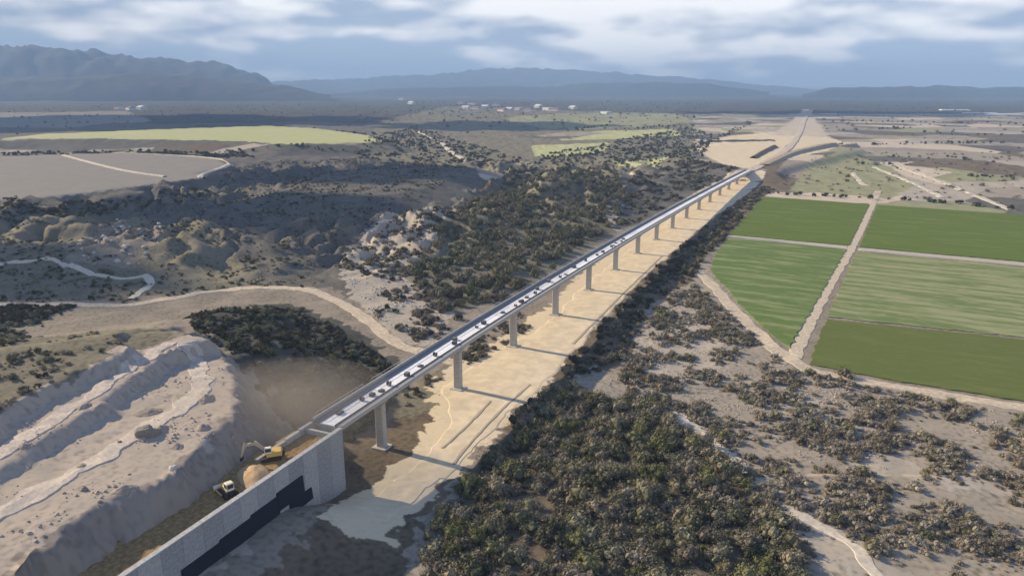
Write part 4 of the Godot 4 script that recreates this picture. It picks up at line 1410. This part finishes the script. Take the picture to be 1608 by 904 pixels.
func plants() -> void:
	make_kinds()
	zones.sand = pts([-33.7, 167.3, -21.8, 196.2, -21.5, 213.6, -24.9, 233, -19.5, 248.7, -8.4, 267.8, 19.8, 319.2, 33, 361.9, 83.3, 478.3, 188.8, 707.1, 286.6, 879.9, 305.1, 854, 224.4, 698.5, 145.2, 541.3, 96.7, 436.5, 59.5, 353.5, 39.3, 304.3, 25.1, 267.8, 8.1, 227.6, -0.8, 212.7, -11.8, 186.1, -22.4, 163.1])
	zones.bare = pts([21.7, 242.1, 29.6, 251.8, 38.4, 244.4, 39.4, 233, 34.8, 222.4, 27.5, 222.4])
	keepout = [
		[pts([-332.3, 344.3, -245.2, 335.6, -184.2, 335.6, -169.9, 344.3, -153.6, 358.2, -126.8, 365.6, -101.7, 358.2, -80.5, 335.6, -63.3, 308.9, -51.3, 287.4, -38.8, 272.1, -20.1, 257]), 3.2],
		[pts([51, 214.6, 56.6, 200.3, 61.4, 183.9, 63.5, 173.6]), 1.6],
		[pts([66.3, 153.6, 72.2, 145.9, 75.3, 136.7, 75.2, 122.8]), 1.0],
	]
	var thicket := pts([-19.7, 115.8, -19.2, 145.9, -12.9, 166.4, -6.8, 179.3, 2.2, 211.3, 17.1, 239.7, 32.4, 236.9, 50.3, 216, 57.6, 182.8, 62, 145.9, 57.2, 115.8])
	sow(thicket, 1350, {"olive_shrub": 0.38, "brown_shrub": 0.30, "dark_shrub": 0.08, "straw_clump": 0.12, "bright_shrub": 0.12}, 0.9, 3.6, "dense thicket by the sand strip")
	var belt := pts([6.4, 218.4, 22.7, 259.6, 38.3, 300.8, 58.2, 348.8, 94.5, 429.6, 141.7, 531, 218.1, 681.8, 266.6, 773.9, 267, 743.8, 234.8, 681.8, 151.1, 499.9, 120.3, 443.6, 96.5, 381.2, 65.5, 333.4, 45.7, 265, 28.3, 239.7, 16.3, 228.6])
	sow(belt, 950, {"dark_shrub": 0.5, "brown_shrub": 0.3, "olive_shrub": 0.2}, 0.9, 2.9, "dark belt between sand and fields")
	var plain := pts([32.4, 236.9, 48.2, 265, 68.5, 333.4, 96.6, 374.6, 99.1, 313.5, 103.4, 251.8, 129.3, 230.8, 162.2, 212.7, 198.6, 188.4, 118.1, 100.9, 52.4, 100.9, 62, 145.9, 57.6, 182.8, 50.3, 216])
	sow(plain, 3000, {"grey_shrub": 0.62, "brown_shrub": 0.25, "olive_shrub": 0.08, "straw_clump": 0.03, "bright_shrub": 0.02}, 0.35, 2.3, "pale scrub plain below the fields", 0.12)
	sow(plain, 5200, {"grey_shrub": 0.65, "brown_shrub": 0.35}, 0.2, 0.95, "pale plain among bigger shrubs", 0.2)
	var grove := pts([-27.5, 321.2, -54.2, 378.5, -47.8, 472.2, -34.6, 615.3, -2.7, 784.4, 102.9, 841.6, 107.8, 681.8, 72.9, 528.5, 37.3, 434.8, 1.9, 346.6])
	sow(grove, 1300, {"tamarisk_tree": 0.8, "brown_shrub": 0.2}, 2.0, 4.2, "grove left of the viaduct")
	var hilltop := pts([-300, 60, -126, 60, -122, 138, -116, 184, -112, 200, -140, 225, -200, 230, -300, 200])
	sow(hilltop, 4200, {"olive_shrub": 0.4, "grey_shrub": 0.55, "dark_shrub": 0.05}, 0.3, 1.4, "scrub hilltop above the benches", 0.25)
	var flank := pts([-62, 186, -44, 196, -38, 238, -50, 264, -76, 300, -98, 326, -122, 334, -132, 280, -108, 236, -90, 218, -74, 200])
	sow(flank, 1500, {"dark_shrub": 0.65, "olive_shrub": 0.35}, 0.7, 2.0, "dark flank of the knoll")
	var bank := pts([-100.6, 426.3, -89.2, 493.3, -62.1, 568.7, -39.2, 528.5, -45.1, 443.6, -49.4, 381.2, -24.1, 313.5, -29.4, 279.6, -42.8, 283.5, -57.6, 308.9, -75.1, 338.8])
	sow(bank, 800, {"brown_shrub": 0.6, "dark_shrub": 0.2, "grey_shrub": 0.2}, 0.8, 2.6, "pale river bed", 0.45)
	var under := pts([-33.9, 218.4, -23.9, 245.6, -3.6, 275.8, 13.2, 313.5, -1.2, 323.2, -25.5, 265, -38.2, 234.1])
	sow(under, 260, {"olive_shrub": 0.6, "brown_shrub": 0.4}, 0.6, 1.6, "weedy ground under the first spans", 0.3)
	sow(pts([74.5, 533.5, 107.8, 681.8, 151.6, 893.5, 243, 984, 260, 951.9, 275.4, 893.5, 189.2, 743.8, 125.3, 615.3, 95.8, 554.7]), 1000, {"dark_shrub": 0.4, "olive_shrub": 0.4, "brown_shrub": 0.2}, 0.9, 3.0, "scrub between grove and far spans", 0.25)
	kinds.brown_shrub.list.append([Vector2(119.5, 244.5), 3.3, "lower farm road", "lone on the edge", "big"])
	var rise := pts([-282.3, 344.3, -198.3, 333.4, -153.6, 358.2, -99.4, 361.9, -96.6, 443.6, -84.2, 583.5, -45.1, 812, -87, 967.7, -225.9, 1074.3, -354.5, 967.7, -303.3, 734.3, -334.9, 632.5, -442.1, 554.7])
	sow(rise, 9000, {"dark_shrub": 0.22, "olive_shrub": 0.5, "grey_shrub": 0.28}, 0.4, 1.6, "rough ground left of the river", 0.35)
	var near_left := pts([-225.3, 239.7, -197.5, 265, -207.3, 333.4, -306.1, 335.6])
	sow(near_left, 1700, {"dark_shrub": 0.8, "grey_shrub": 0.2}, 0.8, 2.4, "dark hollow behind the hilltop", 0.2)
	sow(pts([-979.2, 1194.3, -431, 1182.3, -374, 1074.3, -599, 1115.1, -852.6, 1036.3]), 700, {"dark_shrub": 0.8, "olive_shrub": 0.2}, 1.6, 4.0, "dark scarp below the yellow field", 0.1)
	sow(pts([-471, 560.2, -416.8, 589.6, -360.7, 629, -309.7, 734.3, -273.5, 681.8, -299.1, 615.3, -324.1, 571.6, -375.5, 528.5, -422.7, 499.9]), 900, {"dark_shrub": 0.8, "olive_shrub": 0.2}, 1.0, 2.8, "dark scarp below the grey field", 0.1)
	var beyond := pts([263, 734.3, 372.9, 967.7, 544.8, 1182.3, 817.2, 1182.3, 1052.1, 1115.1, 531, 549.2, 434.1, 615.3, 343.2, 681.8])
	sow(beyond, 500, {"grey_shrub": 0.5, "brown_shrub": 0.4, "olive_shrub": 0.1}, 0.8, 3.0, "tan plain beyond the fields", 0.6)
	var middle := pts([-225.9, 1074.3, -82.9, 921.8, 11.7, 841.6, 110.5, 873.3, 236.1, 921.8, 442.7, 1640.1, 461.5, 1962.8, 14.8, 1074.3, -257.5, 1962.8, -293.7, 1686.4])
	sow(middle, 2600, {"dark_shrub": 0.55, "olive_shrub": 0.3, "field_tree": 0.15}, 1.4, 3.6, "scrub beyond the grove", 0.5)
	var farleft := pts([-1217.6, 1285.3, -408, 1962.8, -274.2, 1962.8, -629.7, 4542.6, -4239.1, 4542.6])
	sow(farleft, 500, {"olive_shrub": 1.0}, 2.6, 5.0, "far left plain", 0.6)
	var farmid := pts([-220.8, 1575.1, 442.5, 1814.3, 1489.1, 5581.2, -850.1, 6142.1])
	sow(farmid, 700, {"olive_shrub": 0.7, "field_tree": 0.3}, 2.6, 6.0, "far fields round the village", 0.8)
	var farright := pts([752, 1814.3, 859.3, 1244.7, 1278.3, 1244.7, 5636.1, 5581.2, 2856.8, 6827.6])
	sow(farright, 900, {"brown_shrub": 0.6, "olive_shrub": 0.4}, 2.6, 6.0, "far right plain", 0.7)
	for l in [[918.7, 1870.9, 1046.8, 1962.8], [969.6, 1787.2, 975.1, 1640.1, 1045, 1617.8], [560.6, 1115.1, 616.3, 1104.7], [467.8, 992.4, 514.9, 1000.9], [522.9, 866.8, 591.2, 847.7, 645.1, 829.5], [352.1, 681.8, 389.4, 658.1, 434.1, 615.3, 496.4, 565.9], [252, 720.5, 302.5, 698.5, 335.3, 677.7], [658.5, 1115.1, 660.2, 1055], [571.4, 1343.6, 749.3, 1374.8, 911.4, 1407.4], [988.9, 2345.5, 1240.2, 2257.6, 1437.1, 2100], [121.2, 1870.9, 321.4, 2029.1], [256.9, 1814.3, 476.9, 2029.1], [52.8, 1094.4, 158.6, 1182.3, 278, 1374.8], [122.1, 967.7, 275.8, 1206.5, 377.7, 1441.6], [-424, 1814.3, -299.8, 1640.1], [-801.5, 1159.1, -626.2, 1206.5, -414.7, 1136.7], [-432.6, 1159.1, -201.4, 1147.8], [302.6, 1231.7, 721.9, 2257.6]]:
		var p := pts(l)
		for i in p.size() - 1:
			var wd := 2.5 + p[i].y * 0.004
			var sd := (p[i + 1] - p[i]).normalized().orthogonal() * wd
			var n := int(p[i].distance_to(p[i + 1]) / (3.0 + p[i].y * 0.0035))
			sow(PackedVector2Array([p[i] - sd, p[i + 1] - sd, p[i + 1] + sd, p[i] + sd]), n, {"field_tree": 0.7, "brown_shrub": 0.3}, 1.6, 2.6 + p[i].y * 0.0012, "far hedge lines")
	var nouns := {"olive_shrub": "olive green shrub", "brown_shrub": "dry brown shrub", "grey_shrub": "low grey shrub", "straw_clump": "straw coloured reed clump", "bright_shrub": "fresh green shrub", "dark_shrub": "dark leafy shrub", "tamarisk_tree": "feathery olive tree", "field_tree": "dark round tree"}
	for k in kinds:
		var K: Dictionary = kinds[k]
		var list: Array = K.list
		# largest in the picture first
		list.sort_custom(func(p, q): return p[1] / p[0].length() * (0.3 if absf(p[0].x) > p[0].y * 0.72 or p[0].y < 112.0 else 1.0) > q[1] / q[0].length() * (0.3 if absf(q[0].x) > q[0].y * 0.72 or q[0].y < 112.0 else 1.0))
		var single := mini(300, list.size())
		for i in single:
			var it: Array = list[i]
			var q: Vector2 = it[0]
			var noun: String = nouns[k]
			var o := thing(k, ground(q.x, q.y, -0.08), rng.randf() * TAU, "%s %s, %s of the %s" % [it[4], noun, it[3], it[2]], "tree" if k.ends_with("tree") else "shrub", "%ss of the %s" % [noun, it[2]])
			var s: float = it[1]
			o.scale = Vector3(s, s * rng.randf_range(0.8, 1.15), s)
			inst(K.meshes[rng.randi() % K.meshes.size()], "crown", K.mats[rng.randi() % K.mats.size()], o)
			inst(K.stem, "trunk" if k.ends_with("tree") else "stem", K.bark, o)
		# the rest, by prototype
		var rest := list.slice(single)
		for v in K.meshes.size():
			var own := []
			for i in range(v, rest.size(), K.meshes.size()): own.append(rest[i])
			if own.is_empty(): continue
			var mm := MultiMesh.new()
			mm.transform_format = MultiMesh.TRANSFORM_3D
			mm.use_colors = true
			mm.mesh = K.meshes[v]
			mm.instance_count = own.size()
			for i in own.size():
				var q: Vector2 = own[i][0]
				var s: float = own[i][1]
				mm.set_instance_transform(i, Transform3D(Basis(Vector3.UP, rng.randf() * TAU).scaled(Vector3(s, s * rng.randf_range(0.75, 1.15), s)), ground(q.x, q.y, -0.08)))
				var c: Array = K.cols[rng.randi() % K.cols.size()]
				var t := rng.randf_range(0.85, 1.15)
				mm.set_instance_color(i, Color(c[0] * t, c[1] * t, c[2] * t))
			var mi := MultiMeshInstance3D.new()
			mi.name = numbered("scrub_growth" if not k.ends_with("tree") else "tree_growth")
			mi.multimesh = mm
			mi.material_override = K.white
			add_child(mi)
			tag(mi, "mass of far %ss covering the land" % nouns[k], "vegetation", "", "stuff")

# ---------------------------------------------------------------- houses and greenhouses far away
func house(x: float, d: float, w: float, l: float, h: float, turn: float, walls: Material, roof: Material, label: String, flat := false) -> void:
	var r := thing("house", ground(x, d, -0.3), turn, label, "house", "white houses of the far village")
	var st := new_st()
	box(st, Vector3(0, h * 0.5, 0), Vector3(w, h, l))
	commit(st, "wall", walls, r)
	st = new_st()
	if flat:
		box(st, Vector3(0, h + 0.3, 0), Vector3(w + 0.6, 0.6, l + 0.6))
	else:
		var e := w * 0.5 + 0.5
		var z := l * 0.5 + 0.5
		var rh := w * 0.22
		var A := Vector3(-e, h - 0.1, -z); var B := Vector3(e, h - 0.1, -z); var C := Vector3(e, h - 0.1, z); var D := Vector3(-e, h - 0.1, z)
		var P := Vector3(0, h + rh, -z); var Q := Vector3(0, h + rh, z)
		quad(st, A, D, Q, P); quad(st, C, B, P, Q)
		st.add_vertex(A); st.add_vertex(P); st.add_vertex(B)
		st.add_vertex(D); st.add_vertex(C); st.add_vertex(Q)
		quad(st, A, B, C, D)
	commit(st, "roof", roof, r)
	var dark := mats.window as Material
	for k in 3:
		st = new_st()
		box(st, Vector3(w * (-0.3 + 0.3 * k), h * 0.55, l * 0.5 + 0.02), Vector3(w * 0.12, h * 0.3, 0.1))
		commit(st, "window", dark, r)

func settlement() -> void:
	mats.window = mat(0.06, 0.06, 0.07, 0.4)
	var white := mat(0.78, 0.77, 0.74, 0.9)
	var cream := mat(0.62, 0.57, 0.49, 0.9)
	var tile := mat(0.30, 0.15, 0.09, 0.9)
	var pale := mat(0.70, 0.69, 0.67, 0.8)
	# village on the plain: [x, ahead, width, length, height, turn, material, flat, label]
	var V := [-319, 4718.4, -226.2, 3711.7, -238.1, 4542.6, -170.8, 3601.7, -140.5, 3952.9, -92.9, 4227.4, -38.2, 3219.7, -11.2, 3307.5, 32.6, 3498, 72.9, 3307.5, 136.1, 3828.5, 165.9, 3498, 190.5, 3307.5, 301.6, 3711.7, 374.2, 2982.1, -938.5, 6466.8, -630, 4718.4, -1884.4, 3601.7, -1774.3, 3498, -1774.6, 3601.7]
	var notes := ["long white house at the left end of the far village", "white house standing in front of the village's left end", "tall white house near the left end of the village", "low white house on the village's lower edge", "wide white house in the left half of the village", "white flat roofed house in the middle of the village", "bright white cube house below the village middle", "cream house beside the bright white cube house", "cream house right of the village middle", "bright white tall house in the right half of the village", "low cream house behind the tall white house", "white house near the right end of the village", "small white house at the right end of the village", "lone white barn right of the village", "lone pale farmhouse in the far green fields", "small white house far left of the village", "narrow white house left of the village", "left white farm building under the mountain", "middle white farm building under the mountain", "right white farm building under the mountain"]
	for i in notes.size():
		var x: float = V[i * 2]
		var d: float = V[i * 2 + 1]
		var big := d / 4000.0
		house(x, d, rng.randf_range(22, 34) * (0.5 + 0.6 * big), rng.randf_range(26, 44) * (0.5 + 0.6 * big), rng.randf_range(8.0, 13.0) * (0.6 + 0.6 * big), rng.randf_range(0.75, 1.15), cream if "cream" in notes[i] else white, [tile, pale, pale][i % 3], notes[i], i % 3 == 2)
	# plastic greenhouses
	var film := mat(0.80, 0.81, 0.80, 0.45)
	var G := [1866.1, 2842.1, 1907.6, 3057.4, 2061.6, 3498]
	var gl := ["nearest long white plastic greenhouse at the right edge", "middle long white plastic greenhouse of the three on the right", "farthest white plastic greenhouse of the three on the right"]
	for i in 3:
		var r := thing("greenhouse", ground(G[i * 2], G[i * 2 + 1], -0.3), deg_to_rad(-12.0), gl[i], "greenhouse", "white greenhouses on the right plain")
		for b in 5:
			var st := new_st()
			var prev := []
			for k in 9:
				var a := PI * k / 8.0
				var p := Vector3(-cos(a) * 60.0, 0, b * 8.0 - 20.0)
				p = Vector3(0, 2.6 + sin(a) * 2.2, b * 8.4 - 20.0 - cos(a) * 4.15)
				var row := [p + Vector3(-60, 0, 0), p + Vector3(60, 0, 0)]
				if prev: quad(st, prev[0], row[0], row[1], prev[1])
				else: quad(st, row[0], row[1], row[1] - Vector3(0, 2.6, 0), row[0] - Vector3(0, 2.6, 0))
				if k == 8: quad(st, row[0], row[1], row[1] - Vector3(0, 2.6, 0), row[0] - Vector3(0, 2.6, 0))
				if prev:
					for e in 2:
						quad(st, prev[e], row[e], Vector3(row[e].x, 0, row[e].z), Vector3(prev[e].x, 0, prev[e].z))
				prev = row
			commit(st, "bay", film, r)
